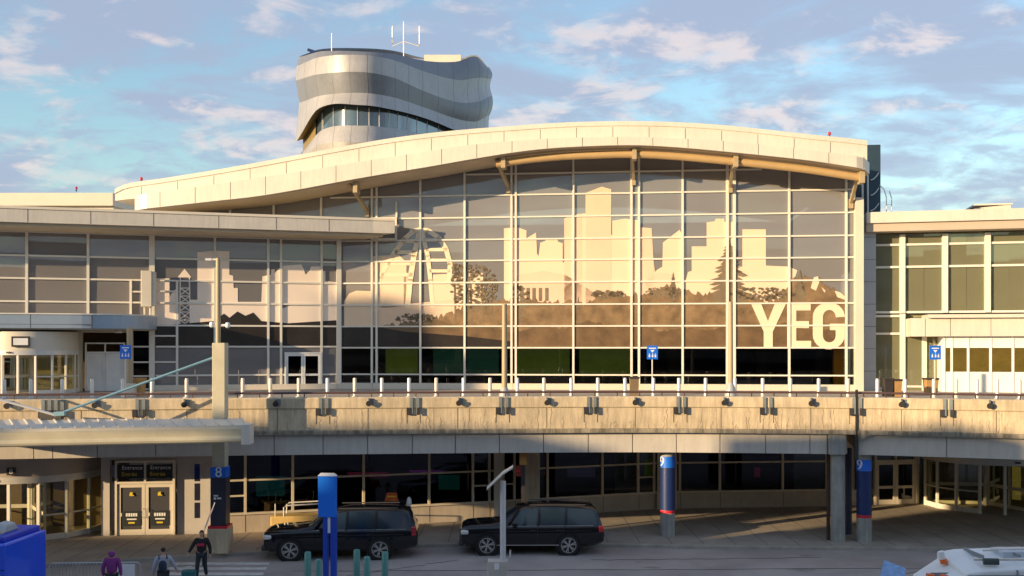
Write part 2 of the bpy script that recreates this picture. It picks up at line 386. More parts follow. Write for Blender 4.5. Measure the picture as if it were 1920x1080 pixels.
# soffit lining
sf = MB(); sf.loft([[(u, -3.7, interp(zbt, u)-0.03), (u, -0.3, interp(zbt, u)-0.03), (u, -0.3, interp(zbt, u)-0.004), (u, -3.7, interp(zbt, u)-0.004)] for u in [uL+1+(uR-uL-1.6)*i/80 for i in range(81)]])
sf.build('soffit', SOFF, rf)
sm = MB()
for px in list(range(300, 1640, 66)):
    u = H.u(px, OFF); sm.box(u-0.015, u+0.015, -OFF-0.006, -OFF+0.05, interp(zbt, u)+0.02, interp(zmt, u)-0.02)
for px in list(range(265, 1620, 68)):
    u = H.u(px, OFF-1); sm.box(u-0.015, u+0.015, -(OFF-1)-0.006, -(OFF-1)+0.05, interp(zmt, u)+0.02, interp(ztt, u)-0.36)
sm.build('panel_joints', SEAM, rf)
# tube beam under the eave and struts
tb = MB(); pts = []
for px in range(930, 1632, 18): pts.append((H.u(px, 3.0), -3.0, interp(zbt, H.u(px, 3.0))-0.38))
tb.tube(pts, 0.24, 14); tb.build('tube_beam', TUBE, hall, smooth=True)
for px in (690, 954, 1188, 1369, 1594):
    u = H.u(px, 0); z = interp(zbt, u); s_ = MB()
    s_.bar((u-0.5 if px < 960 else u-0.15, -3.0, z-0.05), (u, -0.25, z-1.5), 0.18, 0.26)
    s_.bar((u, -0.25, z-1.9), (u, -0.25, z-1.3), 0.26, 0.2)
    s_.box(u-0.14, u+0.14, -3.4, -2.6, z-0.75, z-0.02)
    s_.build('strut', PIPEC, hall)
rowz = [19.75, 18.34, 16.86, 15.38, 13.97, 12.5, 11.02, 9.57, 8.13, 6.33]
vert = {1: [788, 871], 2: [1075], 3: [1280], 4: [1480]}
bays = [(380, 701), (701, 963), (963, 1190), (1190, 1370), (1370, 1604)]
allv = {0: [(431, .14), (513, .14), (602, .14), (697, .135)], 1: [(706, .135), (788, .135), (871, .135), (959, .135)], 2: [(967, .135), (1075, .135), (1184, .15)],
        3: [(1198, .15), (1280, .135), (1364, .18)], 4: [(1377, .18), (1480, .135), (1587, .135)]}
for bi, (pa, pb) in enumerate(bays):
    ua, ub = H.u(pa), H.u(pb); g = MB(); k = 12; zt = lambda u: interp(zbt, u)+0.0
    us = [ua+(ub-ua)*i/k for i in range(k+1)]
    ve = sorted(set([ua, ub]+[H.u(p_, .0) for p_, _ in allv[bi] if ua+.3 < H.u(p_, 0) < ub-.3]))
    g = panes(ve, sorted(rowz)[1:], zt)
    go = g.build('window_bay', GH, hall, recalc=False)
    panes(ve, [ZD+.42, 6.33], lambda u: 8.13).build('lower_pane', GHL, go, recalc=False)
    fm = MB()
    for px, wd in allv[bi]:
        u = H.u(px, .12); fm.box(u-wd/2, u+wd/2, -0.14, 0.10, ZD+0.40, zt(u))
    for z in rowz:
        a = next((u for u in us if zt(u) > z+0.1), None); bb = next((u for u in reversed(us) if zt(u) > z+0.1), None)
        if a is None or bb is None or bb <= a: continue
        fm.box(a, bb, -0.115, 0.08, z-0.05, z+0.05)
    fm.build('mullions', MULL, go)
    sb = MB(); sb.box(ua, ub-0.02, -0.35, 0.3, ZD, ZD+0.40); sb.build('base_sill', CREAM, hall)
e = MB(); xa, xb = H.u(700, .3), H.u(744, .3); za_, zb_ = H.z(744, 450, .3), H.z(744, 407, .3)
e.box(xb-.12, xb, -.32, -.15, za_, zb_); e.box(xa, xb-.12, -.32, -.15, zb_-.35, zb_); e.box(xa, xb-.12, -.32, -.15, za_, za_+.14); e.box(xb-.12, xb, -.16, .05, zb_, H.z(744, 378, .3)); e.build('canopy_frame', CREAM2, hall)
e = MB(); u = H.u(1604, .4); e.box(u-0.02, u+0.48, -0.55, 0.5, ZD, interp(zbt, u)-1.2); e.build('corner_column', CREAM, hall)
e = MB(); u = H.u(1606, 0)+0.4; e.box(u+0.1, u+0.95, 0.55, 4, ZD, 16.7)
e.build('grey_cladding', GREYP, hall)
sj = MB()
for z in [6.6+1.45*i for i in range(7)]: sj.box(u+0.097, u+0.953, 0.543, 0.6, z, z+0.025)
sj.build('cladding_joints', SEAM, hall)
e = MB(); e.box(H.u(1617, -4.6), H.u(1651, -4.6), 4.6, 24, 14.0, 22.1); e.build('end_wall', DKTEAL, hall)
hp = MB(); ue = H.u(1634, -4.4)
for i in range(4):
    z = 16.5+i*1.05; hp.tube([(ue-.05+.55*t, 4.45, z+.5*t*t) for t in [j/6 for j in range(7)]], 0.035, 6)
hp.tube([(ue-.25, 4.4, 16.0), (ue-.25, 4.4, 20.0)], 0.06, 6); hp.tube([(ue-.6, 4.4, 16.0), (ue-.6, 4.4, 20.0)], 0.07, 8)
hp.build('end_pipes', STEEL, hall)
# interior
it = MB(); it.box(0, 50.5, 0.5, 24, ZD-0.2, ZD+0.02); it.build('interior_floor', INTF, hall)
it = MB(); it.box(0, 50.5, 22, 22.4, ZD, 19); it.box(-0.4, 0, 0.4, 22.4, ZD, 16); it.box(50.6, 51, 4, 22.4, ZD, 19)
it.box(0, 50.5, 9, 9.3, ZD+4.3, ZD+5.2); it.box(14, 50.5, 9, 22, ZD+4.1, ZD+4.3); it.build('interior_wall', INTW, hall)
it = MB()
for px in (760, 900, 1040, 1150, 1262, 1430, 1540):
    uu = H.u(px, -6); it.box(uu-0.4, uu+0.4, 6, 6.8, ZD, ZD+9)
it.build('interior_pillars', mat('interior_pillar', (0.07, 0.06, 0.05), 0.6), hall)
it = MB()
for a, b in ((723, 783), (970, 1068), (1086, 1182)): it.box(H.u(a, -1.5), H.u(b, -1.5), 1.5, 1.6, ZD+0.9, ZD+2.75)
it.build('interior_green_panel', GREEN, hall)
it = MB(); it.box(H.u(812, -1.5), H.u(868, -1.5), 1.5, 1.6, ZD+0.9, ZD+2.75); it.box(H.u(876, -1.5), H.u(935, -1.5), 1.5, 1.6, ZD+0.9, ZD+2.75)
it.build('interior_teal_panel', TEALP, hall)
it = MB(); it.box(H.u(1563, -1), H.u(1582, -1), 1.0, 1.5, ZD, ZD+2.75); it.build('interior_yellow_kiosk', mat('kiosk_yellow', (0.75, 0.40, 0.02), 0.5), hall)
# printed film on the glass
FO = 0.02
def film(name, polys, m, line=H, parent=None, off=FO):
    b = MB()
    for p in polys: b.wallpoly([line.q(x, y, off) for x, y in p], -off)
    return b.build(name, m, parent)
def thick(pts, wd, line, off):
    """a printed line wd photo-pixels wide, as quads"""
    out = []
    for (x0, y0), (x1, y1) in zip(pts[:-1], pts[1:]):
        l = math.hypot(x1-x0, y1-y0); nx, ny = -(y1-y0)/l*wd/2, (x1-x0)/l*wd/2; ex, ey = (x1-x0)/l*wd*.2, (y1-y0)/l*wd*.2
        out.append([(x0+nx-ex, y0+ny-ey), (x1+nx+ex, y1+ny+ey), (x1-nx+ex, y1-ny+ey), (x0-nx-ex, y0-ny-ey)])
    return out
sky1 = [(945, 505), (945, 428), (970, 426), (987, 432), (987, 447), (1005, 436), (1007, 476), (1010, 480), (1013, 455), (1022, 452), (1024, 449), (1045, 449), (1047, 454), (1055, 456), (1055, 492), (1058, 492), (1058, 410), (1075, 402), (1098, 400), (1098, 362), (1128, 350), (1146, 355), (1146, 440), (1148, 440), (1148, 414), (1172, 410), (1197, 413), (1197, 426), (1222, 428), (1225, 480), (1228, 510), (1232, 506), (1242, 500), (1243, 455), (1274, 431), (1286, 450), (1286, 525), (1290, 510), (1297, 508), (1297, 462), (1325, 462), (1325, 417), (1340, 415), (1342, 410), (1358, 410), (1358, 416), (1377, 416), (1377, 500), (1392, 500), (1392, 430), (1436, 430), (1436, 498), (1480, 500), (1495, 507), (1485, 535), (1478, 575), (945, 575)]
film('skyline_film', [sky1, [(697, 481), (734, 478), (748, 478), (762, 492), (762, 575), (697, 575)], [(757, 512), (764, 512), (764, 578), (715, 578), (715, 572), (757, 572)], [(812, 515), (846, 513), (870, 520), (870, 575), (812, 575)],
     [(879, 506), (905, 512), (912, 575), (879, 575)], [(655, 550), (668, 545), (697, 546), (697, 612), (645, 612), (645, 565)], [(697, 575), (762, 575), (762, 600), (697, 612)], [(812, 575), (945, 575), (945, 590), (812, 600)]], PRINT, H, hall)
film('skyline_film_towers', [[(1058, 411), (1075, 403), (1091, 401), (1091, 575), (1058, 575)], [(1098, 400), (1098, 363), (1128, 351), (1146, 356), (1146, 575), (1098, 575)], [(1201, 427), (1221, 429), (1225, 482), (1228, 575), (1214, 575)],
     [(965, 575), (965, 522), (975, 514), (1020, 508), (1060, 515), (1100, 540), (1130, 560), (1140, 575)], [(1206, 530), (1235, 510), (1262, 515), (1262, 575), (1190, 575)], [(697, 612), (697, 585), (762, 570), (870, 560), (945, 575), (945, 612)]], PRINT2, H, hall, FO+.008)
br = []
br += thick([(706, 560), (712, 520), (735, 480), (758, 448), (776, 433), (786, 431)], 9, H, 0)
br += thick([(786, 437), (776, 480), (769, 525), (764, 575)], 10, H, 0)
br += thick([(792, 437), (802, 480), (807, 525), (811, 575)], 8, H, 0)
br += thick([(790, 431), (802, 432), (822, 445), (836, 466), (844, 495), (842, 530)], 9, H, 0)
for y, xa, xb in ((452, 755, 783), (473, 742, 779), (494, 728, 774), (515, 716, 772)): br += thick([(xa, y), (xb, y)], 7, H, 0)
for y, xa, xb in ((450, 796, 826), (468, 800, 838), (488, 803, 843), (508, 806, 843)): br += thick([(xa, y), (xb, y)], 6, H, 0)
film('bridge_film', br, PWHITE, H, hall, FO+.014)
# tree reflection and shade painted as film: bumpy band plus silhouettes
random.seed(11)
bt = [(715, 612), (760, 606), (800, 600), (845, 588), (875, 572), (930, 566), (965, 560), (1030, 565), (1075, 566), (1100, 571), (1112, 560), (1122, 552), (1150, 548), (1165, 555), (1190, 552), (1205, 552), (1225, 545), (1240, 537), (1262, 532), (1275, 545), (1300, 547), (1320, 552), (1345, 545), (1400, 552), (1440, 565), (1462, 560), (1480, 528), (1500, 518), (1535, 525), (1560, 540), (1586, 552)]
edge = []; x = 715
while x < 1586:
    edge.append((x, interp(bt, x)+random.uniform(-5, 5))); x += random.uniform(2, 5)
edge.append((1586, 552))
film('shade_band_film', [edge+[(1586, 650), (715, 650)]], PRINT4, H, hall, FO+.022)
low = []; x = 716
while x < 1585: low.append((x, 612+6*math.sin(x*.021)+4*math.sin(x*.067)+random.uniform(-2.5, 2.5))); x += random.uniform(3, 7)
film('lower_shade_film', [low+[(1585, 612), (1585, 649), (716, 649)]], mat('film_lower_shade', (0.145, 0.09, 0.045), 0.4, 0, 0.35, 0.9), H, hall, FO+.026)  # darker strip: more of the shade on the glass, painted as film
sp = []
def spruce(cx, y0, y1, wd):
    lft, rgt = [], []; y = y0+3
    while y < y1:
        t = (y-y0)/(y1-y0); 
        a = wd/2*(t**.8)*random.uniform(.65, 1.12); lft += [(cx-a, y+4+3*t), (cx-a*.75, y+5+4*t), (cx-a*.35, y+4)]
        a = wd/2*(t**.8)*random.uniform(.65, 1.12); rgt += [(cx+a, y+3+3*t), (cx+a*.72, y+5+4*t), (cx+a*.33, y+3.4)]
        y += 5.2+4.5*t
    return [(cx, y0)]+rgt+[(cx+3, y1+4), (cx-3, y1+4)]+lft[::-1]
sp.append(spruce(1366, 446, 566, 106)); sp.append(spruce(1262, 510, 560, 26)); sp.append(spruce(1500, 505, 560, 34)); sp.append(spruce(1084, 556, 575, 10))
for (cx, cy, rx, ry, cnt, sz) in ((888, 540, 44, 44, 330, 3.6), (975, 565, 16, 40, 60, 4), (780, 598, 36, 10, 90, 4), (1140, 552, 30, 8, 60, 4), (1430, 552, 60, 12, 150, 3.6), (1250, 548, 40, 10, 80, 3.4), (860, 505, 14, 12, 36, 3.4)):
    for _ in range(cnt):
        a = random.uniform(0, 6.28); q = random.random()**.5; x = cx+rx*q*math.cos(a); y = cy+ry*q*math.sin(a); s_ = sz*random.uniform(.5, 1.3)
        ang = random.uniform(0, 6.28); x = min(x, 1580)
        sp.append([(x+s_*math.cos(ang+k*1.2566)*random.uniform(.6, 1.2), y+s_*.7*math.sin(ang+k*1.2566)) for k in range(5)])
for x in (852, 882, 903, 921): sp += thick([(x, 530), (x+2, 600)], 3, H, 0)
for x in (978, 990, 1001, 1013, 1025): sp += thick([(x, 541), (x, 563)], 6, H, 0)
film('tree_reflection_film', sp, mat('film_tree_reflection', (0.19, 0.145, 0.09), 0.45, 0, 0.3, 0.8), H, hall, FO+.030)  # trees reflected in the glass, painted as flat silhouettes
film('blossom_film', [[(1520, 540), (1526, 520), (1534, 518), (1536, 530), (1530, 545)], [(1565, 545), (1575, 548), (1584, 555), (1584, 562), (1570, 557)], [(1540, 538), (1548, 545), (1546, 549)]], PRINT, H, hall, FO+.046)
film('dark_shade_film', [[(642, 614), (697, 612), (714, 614), (760, 622), (870, 630), (960, 640), (960, 650), (642, 650)]], PRINT5, H, hall, FO+.034)  # shade over the lower left panes, painted as a dark sheet
# YEG lettering
Y = [(1408, 569), (1427, 569), (1440, 602), (1453, 569), (1474, 569), (1449, 622), (1449, 653), (1432, 653), (1432, 622)]
E = [(1476, 569), (1520, 569), (1520, 582), (1493, 582), (1493, 602), (1517, 602), (1517, 615), (1493, 615), (1493, 639), (1521, 639), (1521, 653), (1476, 653)]
def arcp(cx, cy, rx, ry, a0, a1, n): return [(cx+rx*math.cos(R(a0+(a1-a0)*i/n)), cy-ry*math.sin(R(a0+(a1-a0)*i/n))) for i in range(n+1)]
Gp = arcp(1554, 596, 30, 29, 0, 180, 12)[:]
outer = [(1584, 594)]+arcp(1554, 594, 30, 27, 8, 180, 12)+arcp(1554, 628, 30, 27, 180, 345, 12)+[(1584, 653), (1584, 607), (1556, 607), (1556, 619), (1567, 619), (1567, 630)]+arcp(1555, 630, 12, 12, 0, -180, 8)+arcp(1555, 594, 12, 13, 180, 8, 8)+[(1567, 595)]
film('letters', [Y, E, outer], PWHITE, H, hall, FO+.055)

# red roof beacons
def beacon(p, label):
    b = empty('obstruction_light', p, 0, label, 'beacon'); b.scale = (.62, .62, .62)
    MB().lathe([(0.10, 0), (0.10, 0.18), (0.06, 0.2), (0.06, 0.3)], n=10).build('base', DARK, b)
    MB().lathe([(0.14, 0.3), (0.17, 0.36), (0.17, 0.55), (0.1, 0.64), (0.01, 0.66)], n=12).build('lens', RED, b, smooth=True)
beacon(P(1555, 259, 64.5), 'small red warning light on the right end of the arched roof')
beacon(P(265, 343, 70.5), 'small red warning light at the low left end of the arched roof')

# ------------------------------------------------------------------ left wing
LW = Line((-40.0, 61.06), (-11.75, 68.95))
lw = LW.empty('terminal_wing', 'lower glazed wing left of the arched hall with flat canopy roof and printed skyline', 'building')
uA, uB = 0.0, LW.len
LZ = [13.93, 12.5, 11.05, 9.58, 8.2, 6.32]
u290 = LW.u(286)
g = panes([0]+[LW.u(p_) for p_ in (-70, 50, 165)]+[u290], [10.2, 11.05, 12.5, 13.93], lambda u: 15.5); g1 = g.build('window_bay', GW, lw, recalc=False)
fm = MB()
for px in (-70, 50, 165): u = LW.u(px, .1); fm.box(u-.08, u+.08, -.13, .08, 10.2, 15.45)
u = LW.u(245, .1); fm.box(u-.07, u+.07, -.13, .08, 10.2, 12.5)
for z in LZ[:3]: fm.box(0, u290, -.105, .07, z-.055, z+.055)
fm.box(0, u290, -.12, .1, 15.38, 15.5); fm.box(u, u290, -.104, .07, 11.7, 11.8)
fm.build('mullions', MULL, g1)
g = panes([u290]+[LW.u(p_) for p_ in (332, 403, 503, 527, 603)]+[uB], [ZD+.35]+LZ[::-1], lambda u: 15.5); g2 = g.build('window_bay', GW, lw, recalc=False)
fm = MB()
for px, z1 in ((332, 12.5), (403, 15.4), (503, 15.4), (527, 15.4), (603, 15.4)): u = LW.u(px, .1); fm.box(u-.075, u+.075, -.13, .08, ZD+.35, z1)
for z in LZ: fm.box(u290+.2, uB-.1, -.105, .07, z-.055, z+.055)
fm.box(u290, uB, -.12, .1, 15.38, 15.5)
for z in (11.8, 8.9, 7.2): fm.box(u290+.1, LW.u(332), -.104, .07, z-.05, z+.05)
fm.build('mullions', MULL, g2)
for a_, b_ in ((u290-.2, u290+.14), (uB-.2, uB+.12)): MB().box(a_, b_, -.2, .2, ZD, 15.5).build('column', MULL, lw)
c = MB(); c.box(u290+.14, uB-.2, -.3, .2, ZD, ZD+.35); c.build('base_sill', CREAM, lw)
# canopy roof: plan outline in world, moved to local
def loc2(line, x, y): v = Vector((x, y))-line.a; return (v.dot(line.d), -v.dot(line.n))
def onoff(line, u, off): return (u, -off)
tip = P(740, 415, 66.3)
pl = [(-3, -3.5), (LW.u(700, 3.5), -3.5), loc2(LW, tip.x, tip.y), loc2(LW, -9.6, 68.45), loc2(LW, -11.6, 69.0), (uB-1, 6), (-3, 6)]
cm = MB(); cm.prism(pl, 15.62, 16.42); cn = cm.build('canopy_roof', PANEL, lw)
pl2 = [(a, b-.06 if b < 0 else b) for a, b in pl]
MB().prism(pl2, 16.423, 16.58).build('roof_edge', CREAM, cn)
MB().prism([(-3, -3.2), (LW.u(690, 3.2), -3.2), loc2(LW, tip.x-.8, tip.y+.4), loc2(LW, -9.9, 68.4), (uB-.5, -.15), (-3, -.15)], 15.44, 15.617).build('soffit', SOFF, cn)
sj = MB()
for px in (-60, 52, 170, 288, 410, 518, 617): u = LW.u(px, 3.5); sj.box(u-.015, u+.015, -3.508, -3.45, 15.64, 16.40)
sj.build('panel_joints', SEAM, cn)
# interior of wing
it = MB(); it.box(0, uB, .4, 5.5, ZD-.2, ZD+.02); it.box(0, uB-2, 5.2, 5.5, ZD, 15.6); it.box(0, u290, .3, 5.3, 9.6, 10.15); it.box(0, uB, .3, 5.3, 15.5, 15.6)
it.build('interior_walls', INTW, lw)
it = MB(); it.box(LW.u(165, -1.5), LW.u(216, -1.5), 1.5, 2.2, 11.1, 12.45); it.build('reflection_block', mat('reflection_orange', (.55, .26, .08), .6), lw)  # orange reflection in the glass, modelled as a solid block inside
# wing film
s2 = [(290, 612), (290, 522), (318, 522), (318, 556), (325, 545), (334, 540), (336, 612)]
s3 = [(357, 612), (357, 562), (370, 562), (370, 473), (400, 470), (430, 471), (430, 515), (437, 517), (438, 540), (446, 540), (446, 566), (490, 566), (492, 518), (508, 515), (508, 505), (515, 505), (515, 512), (525, 502), (532, 498), (565, 496), (569, 503), (573, 515), (580, 508), (583, 500), (603, 499), (605, 508), (610, 508), (610, 527), (638, 530), (638, 612)]
film('skyline_film', [s2, s3, [(333, 520), (346, 504), (359, 520)]], PALE, LW, lw)
dk = thick([(338, 520), (337, 612)], 2.2, LW, 0)+thick([(355, 520), (357, 612)], 2.2, LW, 0)
for i in range(5):
    y = 540+i*15; dk += thick([(338, y), (356, y+13)], 1.6, LW, 0)+thick([(356, y), (338, y+13)], 1.6, LW, 0)+thick([(338, y), (356, y)], 1.5, LW, 0)
film('derrick_film', dk, PALE, LW, lw, FO+.008)
film('shade_band_film', [[(292, 612), (330, 608), (400, 602), (420, 588), (430, 596), (445, 584), (460, 592), (475, 586), (490, 602), (540, 606), (638, 600), (638, 648), (292, 648)]], PRINT5, LW, lw, FO+.016)  # shade along the wing's lower panes, painted dark with a treetop edge
# far roof behind
fb = MB(); fb.box(-60, -33.1, 84, 100, 19.9, 20.95); fb.box(-60, -33.2, 84.4, 100, 12, 19.9)
o = fb.build('rear_roof_block', CREAM, None); tag(o, 'flat cream roof edge seen behind the wing at far left', 'building'); o.name = 'rear_building'
beacon(P(143, 359, 84.6), 'small red warning light on the flat roof at far left')
# doors in the wing
def double_door(parent, u0, u1, z0, z1, y, m, gm, panelled=False, transom=None, name='door', low=None):
    wd = (u1-u0); fr_ = MB(); t = .09
    fr_.box(u0-t, u0, y-.10, y+.1, z0, z1+t); fr_.box(u1, u1+t, y-.10, y+.1, z0, z1+t); fr_.box(u0, u1, y-.10, y+.1, z1, z1+t)
    if transom:
        fr_.box(u0-t, u0, y-.10, y+.1, z1+t, transom); fr_.box(u1, u1+t, y-.10, y+.1, z1+t, transom); fr_.box(u0-t, u1+t, y-.10, y+.1, transom, transom+t)
        fr_.box((u0+u1)/2-.04, (u0+u1)/2+.04, y-.09, y+.09, z1+t, transom)
    fr_.build('door_frame', m, parent)
    for k in (0, 1):
        a = u0+k*wd/2+.01; b = a+wd/2-.02; d = MB(); st_ = .13; mz = z0+(z1-z0)*.40
        d.box(a, a+st_, y-.05, y+.03, z0, z1-.01); d.box(b-st_, b, y-.05, y+.03, z0, z1-.01)
        d.box(a+st_, b-st_, y-.05, y+.03, z0, z0+.24); d.box(a+st_, b-st_, y-.05, y+.03, z1-.16, z1-.01); d.box(a+st_, b-st_, y-.05, y+.03, mz-.07, mz+.07)
        if panelled: d.box(a+st_, b-st_, y-.02, y+.02, z0+.24, z1-.16)
        do = d.build(name, m, parent)
        if not panelled:
            gg = MB(); gg.box(a+st_, b-st_, y-.012, y-.004, z0+.24, mz-.07); gg.box(a+st_, b-st_, y-.012, y-.004, mz+.07, z1-.16); gg.build('door_glass', gm, do)
        hx = b-.07 if k == 0 else a+.07
        hd = MB(); hd.tube([(hx, y-.05, mz-.15), (hx, y-.12, mz-.12), (hx, y-.12, mz+.22), (hx, y-.05, mz+.25)], .016, 6); hd.build('handle', SILV, do)
double_door(lw, LW.u(536), LW.u(600), ZD+.02, LW.z(565, 663), -.16, WHITE, GL)
# entrance of the wing: wall, canopy, white doors
wl = MB(); wl.box(0, LW.u(155), -.05, .3, ZD, 10.15); wl.box(LW.u(238), LW.u(250), -.05, .3, ZD, 10.15); wl.box(LW.u(155), LW.u(238), -.05, .3, 9.1, 10.15); wl.build('entrance_wall', CREAM, lw)
double_door(lw, LW.u(163), LW.u(232), ZD+.02, LW.z(200, 662), -.12, WHITE, GL, panelled=True, transom=LW.z(200, 645))
g = MB(); g.add([(LW.u(250), -.02, ZD), (u290-.2, -.02, ZD), (u290-.2, -.02, 9.3), (LW.u(250), -.02, 9.3)], [(0, 1, 2, 3)]); g3 = g.build('window_bay', GL, lw, recalc=False)
fm = MB()
for z in (8.2, 7.2, 6.3, ZD+.1): fm.box(LW.u(250), u290-.2, -.1, .05, z-.05, z+.05)
fm.build('mullions', MULL, g3)
ec = MB(); pe = [(-3, 0.0), (-3, -4.0)]; ur = LW.u(291, 0)+.1
for i in range(13):
    a = math.pi/2*(1-i/12); pe.append((ur-4.6+4.6*math.cos(a), -4.0*math.sin(a)**.8 if a > 0 else 0.0))
ec.prism(pe, 9.30, 10.12); eo = ec.build('entrance_canopy', mat('fascia_shade_blue', (.30, .38, .48), .35, .15, .05), lw)  # blue cast of shade put into the fascia colour
MB().prism([(x*1.0, y*1.012) for x, y in pe], 10.123, 10.2).build('canopy_edge', MULL, eo)
MB().prism([(x-.15, y*.955) for x, y in pe], 9.22, 9.297).build('canopy_soffit', mat('warm_soffit', (.42, .38, .32), .6), eo)
sj = MB()
for px in (57, 172): u = LW.u(px, 4.0); sj.box(u-.012, u+.012, -4.008, -3.9, 9.32, 10.1)
sj.box(-3, LW.u(170, 4), -4.006, -3.95, 9.52, 9.54)
sj.build('panel_joints', SEAM, eo)
# small downlights in the canopy
MB().lathe([(.22, 9.05), (.26, 9.12), (.2, 9.215)], (LW.u(222, 2.5), -2.5, 0), 14).build('downlight', STEEL, eo, smooth=True)
o = MB(); a = LW.u(270, .6); o.box(a-.15, a+.5, -1.1, -.5, 10.75, 13.05); o.box(a+.5, a+.75, -1.0, -.6, 10.8, 13.0); o.box(a+.0, a+.12, -.9, -.75, 10.2, 10.75); o.box(a+.35, a+.47, -.9, -.75, 10.2, 10.75)
ob = o.build('cabinet', CREAM, None, bevel=.03); ob.location = (LW.a.x, LW.a.y, 0); ob.rotation_euler = (0, 0, LW.rz)
tag(ob, 'tall cream metal box standing on the entrance canopy beside the glass', 'cabinet')

# ------------------------------------------------------------------ revolving doors
def revolving(name, c, rad, z0, zh, zt, label, skin_m, phase=0.3, n_post=12, sign=None, facing=-math.pi/2):
    e = empty(name, (c[0], c[1], z0), 0, label, 'revolving door')
    MB().lathe([(rad-.3, zh), (rad, zh), (rad, zt), (rad-.3, zt)], n=48).build('drum_fascia', skin_m, e, smooth=True)
    MB().lathe([(rad+.012, zh), (rad+.012, zh+.28)], n=48, cap=False).build('trim_ring', STEEL, e, smooth=True)
    MB().lathe([(0.001, zh+.02), (rad-.35, zh+.02), (rad-.35, zh+.1), (.001, zh+.1)], n=24).build('ceiling', SOFF, e)
    ps = MB(); gl = MB()
    for k in range(n_post):
        a = facing+math.pi*(k/(n_post-1)-.5)*1.25
        x, y = (rad-.08)*math.cos(a), (rad-.08)*math.sin(a)
        ps.bar((x, y, 0), (x, y, zh), .12)
        if k < n_post-1 and k not in (n_post//2-1, n_post//2, n_post//2-2):
            a2 = facing+math.pi*((k+1)/(n_post-1)-.5)*1.25; x2, y2 = (rad-.08)*math.cos(a2), (rad-.08)*math.sin(a2)
            gl.add([(x, y, .25), (x2, y2, .25), (x2, y2, zh), (x, y, zh)], [(0, 1, 2, 3)])
            ps.bar((x, y, .13), (x2, y2, .13), .08, .24); ps.bar((x, y, 1.05), (x2, y2, 1.05), .05, .06)
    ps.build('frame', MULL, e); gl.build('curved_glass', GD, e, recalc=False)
    for k in range(3):
        a = phase+k*2.094; d = Vector((math.cos(a), math.sin(a), 0)); r1 = rad-.35; wf = MB()
        for p, q in (((.1, .12), (r1, .12)), ((.1, 1.05), (r1, 1.05)), ((.1, zh-.1), (r1, zh-.1))): wf.bar(d*p[0]+Vector((0, 0, p[1])), d*q[0]+Vector((0, 0, q[1])), .06, .16)
        for r_ in (.1, r1*.5, r1): wf.bar(d*r_+Vector((0, 0, 0)), d*r_+Vector((0, 0, zh)), .09)
        wo_ = wf.build('door_wing', MULL, e)
        gg = MB(); gg.add([d*.1+Vector((0, 0, .2)), d*r1+Vector((0, 0, .2)), d*r1+Vector((0, 0, zh-.18)), d*.1+Vector((0, 0, zh-.18))], [(0, 1, 2, 3)]); gg.build('door_glass', GD, wo_, recalc=False)
    MB().lathe([(.14, 0), (.14, zh)], n=12).build('centre_post', STEEL, e, smooth=True)
    bk = MB(); bk.lathe([(rad-.12, 0), (rad-.12, zh)], n=20, a0=facing+math.pi*.68, a1=facing+math.pi*1.32, cap=False); bk.build('rear_lining', mat('olive_glow', (.22, .18, .05), .6, 0, .5, 1.2, emit=(.30, .24, .05, .16)), e)  # lining glows by itself to stand in for interior lighting
    sn = MB(); sn.box(-.12, .12, -rad-.10, -rad+.02, zh+.12, zh+.2); sn.build('sensor', DARK, e)
    if sign:
        b = MB(); a = sign.get('a', 0); x = rad*math.sin(a); y = -rad*math.cos(a)
        w_, h_ = sign['w'], sign['h']; zc_ = sign['z']
        b.box(-w_/2, w_/2, -.09, .0, -h_/2, h_/2); so_ = b.build('door_sign', DARK, e); so_.location = (x, y-.02, zc_); so_.rotation_euler = (0, 0, a)
        if sign.get('plain'): MB().box(-w_*.4, w_*.4, -.094, -.088, -h_*.33, h_*.33).build('sign_face', WHITE, so_)
        else: text(sign['t'], h_*1.0, WHITE, so_, (0, -.094, 0), name='number')
    return e
cc = LW.a+LW.d*LW.u(58, 1.2)+LW.n*1.2
revolving('revolving_door', (cc.x, cc.y), 2.75, ZD, 2.35, 3.75, 'revolving door with cream drum on the upper level under the blue-grey canopy', CREAM, sign=dict(w=1.0, h=.62, z=3.15, plain=True, a=.25))

# ------------------------------------------------------------------ right wing
RW = Line((23.75, 66.55), (36.0, 63.8))
rw = RW.empty('terminal_wing', 'two-storey glazed wing right of the arched hall with thick white window posts', 'building')
ul = RW.len
g = panes([0]+[RW.u(p_) for p_ in (1692, 1732, 1772, 1812, 1852, 1892, 1935)]+[ul], [10.4, 13.4, 14.85], lambda u: 15.55, .02); g1 = g.build('window_bay', GR, rw, recalc=False)
fm = MB()
for px in (1692, 1772, 1852, 1935): u = RW.u(px, .15); fm.box(u-.17, u+.17, -.22, .08, 10.4, 15.5)
for z in (14.85, 13.4, 10.45): fm.box(.05, ul, -.13, .08, z-.07, z+.07)
fm.build('mullions', MULL, g1)
c = MB(); c.box(0, ul, .35, 7, 10.1, 10.35); c.box(0, ul, 6.5, 7, ZD, 15.6); c.box(0, ul, .1, 7, 15.5, 15.6); c.box(0, ul, .3, 7, ZD-.3, ZD); c.build('interior_walls', mat('interior_olive', (.30, .28, .16), .7, 0, .3, .3), rw)
rfm = MB(); rfm.box(-.6, ul+2, -1.3, 12, 15.62, 16.15); rf1 = rfm.build('roof_fascia', mat('tan_fascia', (.50, .42, .33), .5, 0, .05, .5), rw)
MB().box(-.6, ul+2, -1.5, 12, 16.153, 16.85).build('roof_edge', CREAM2, rf1)
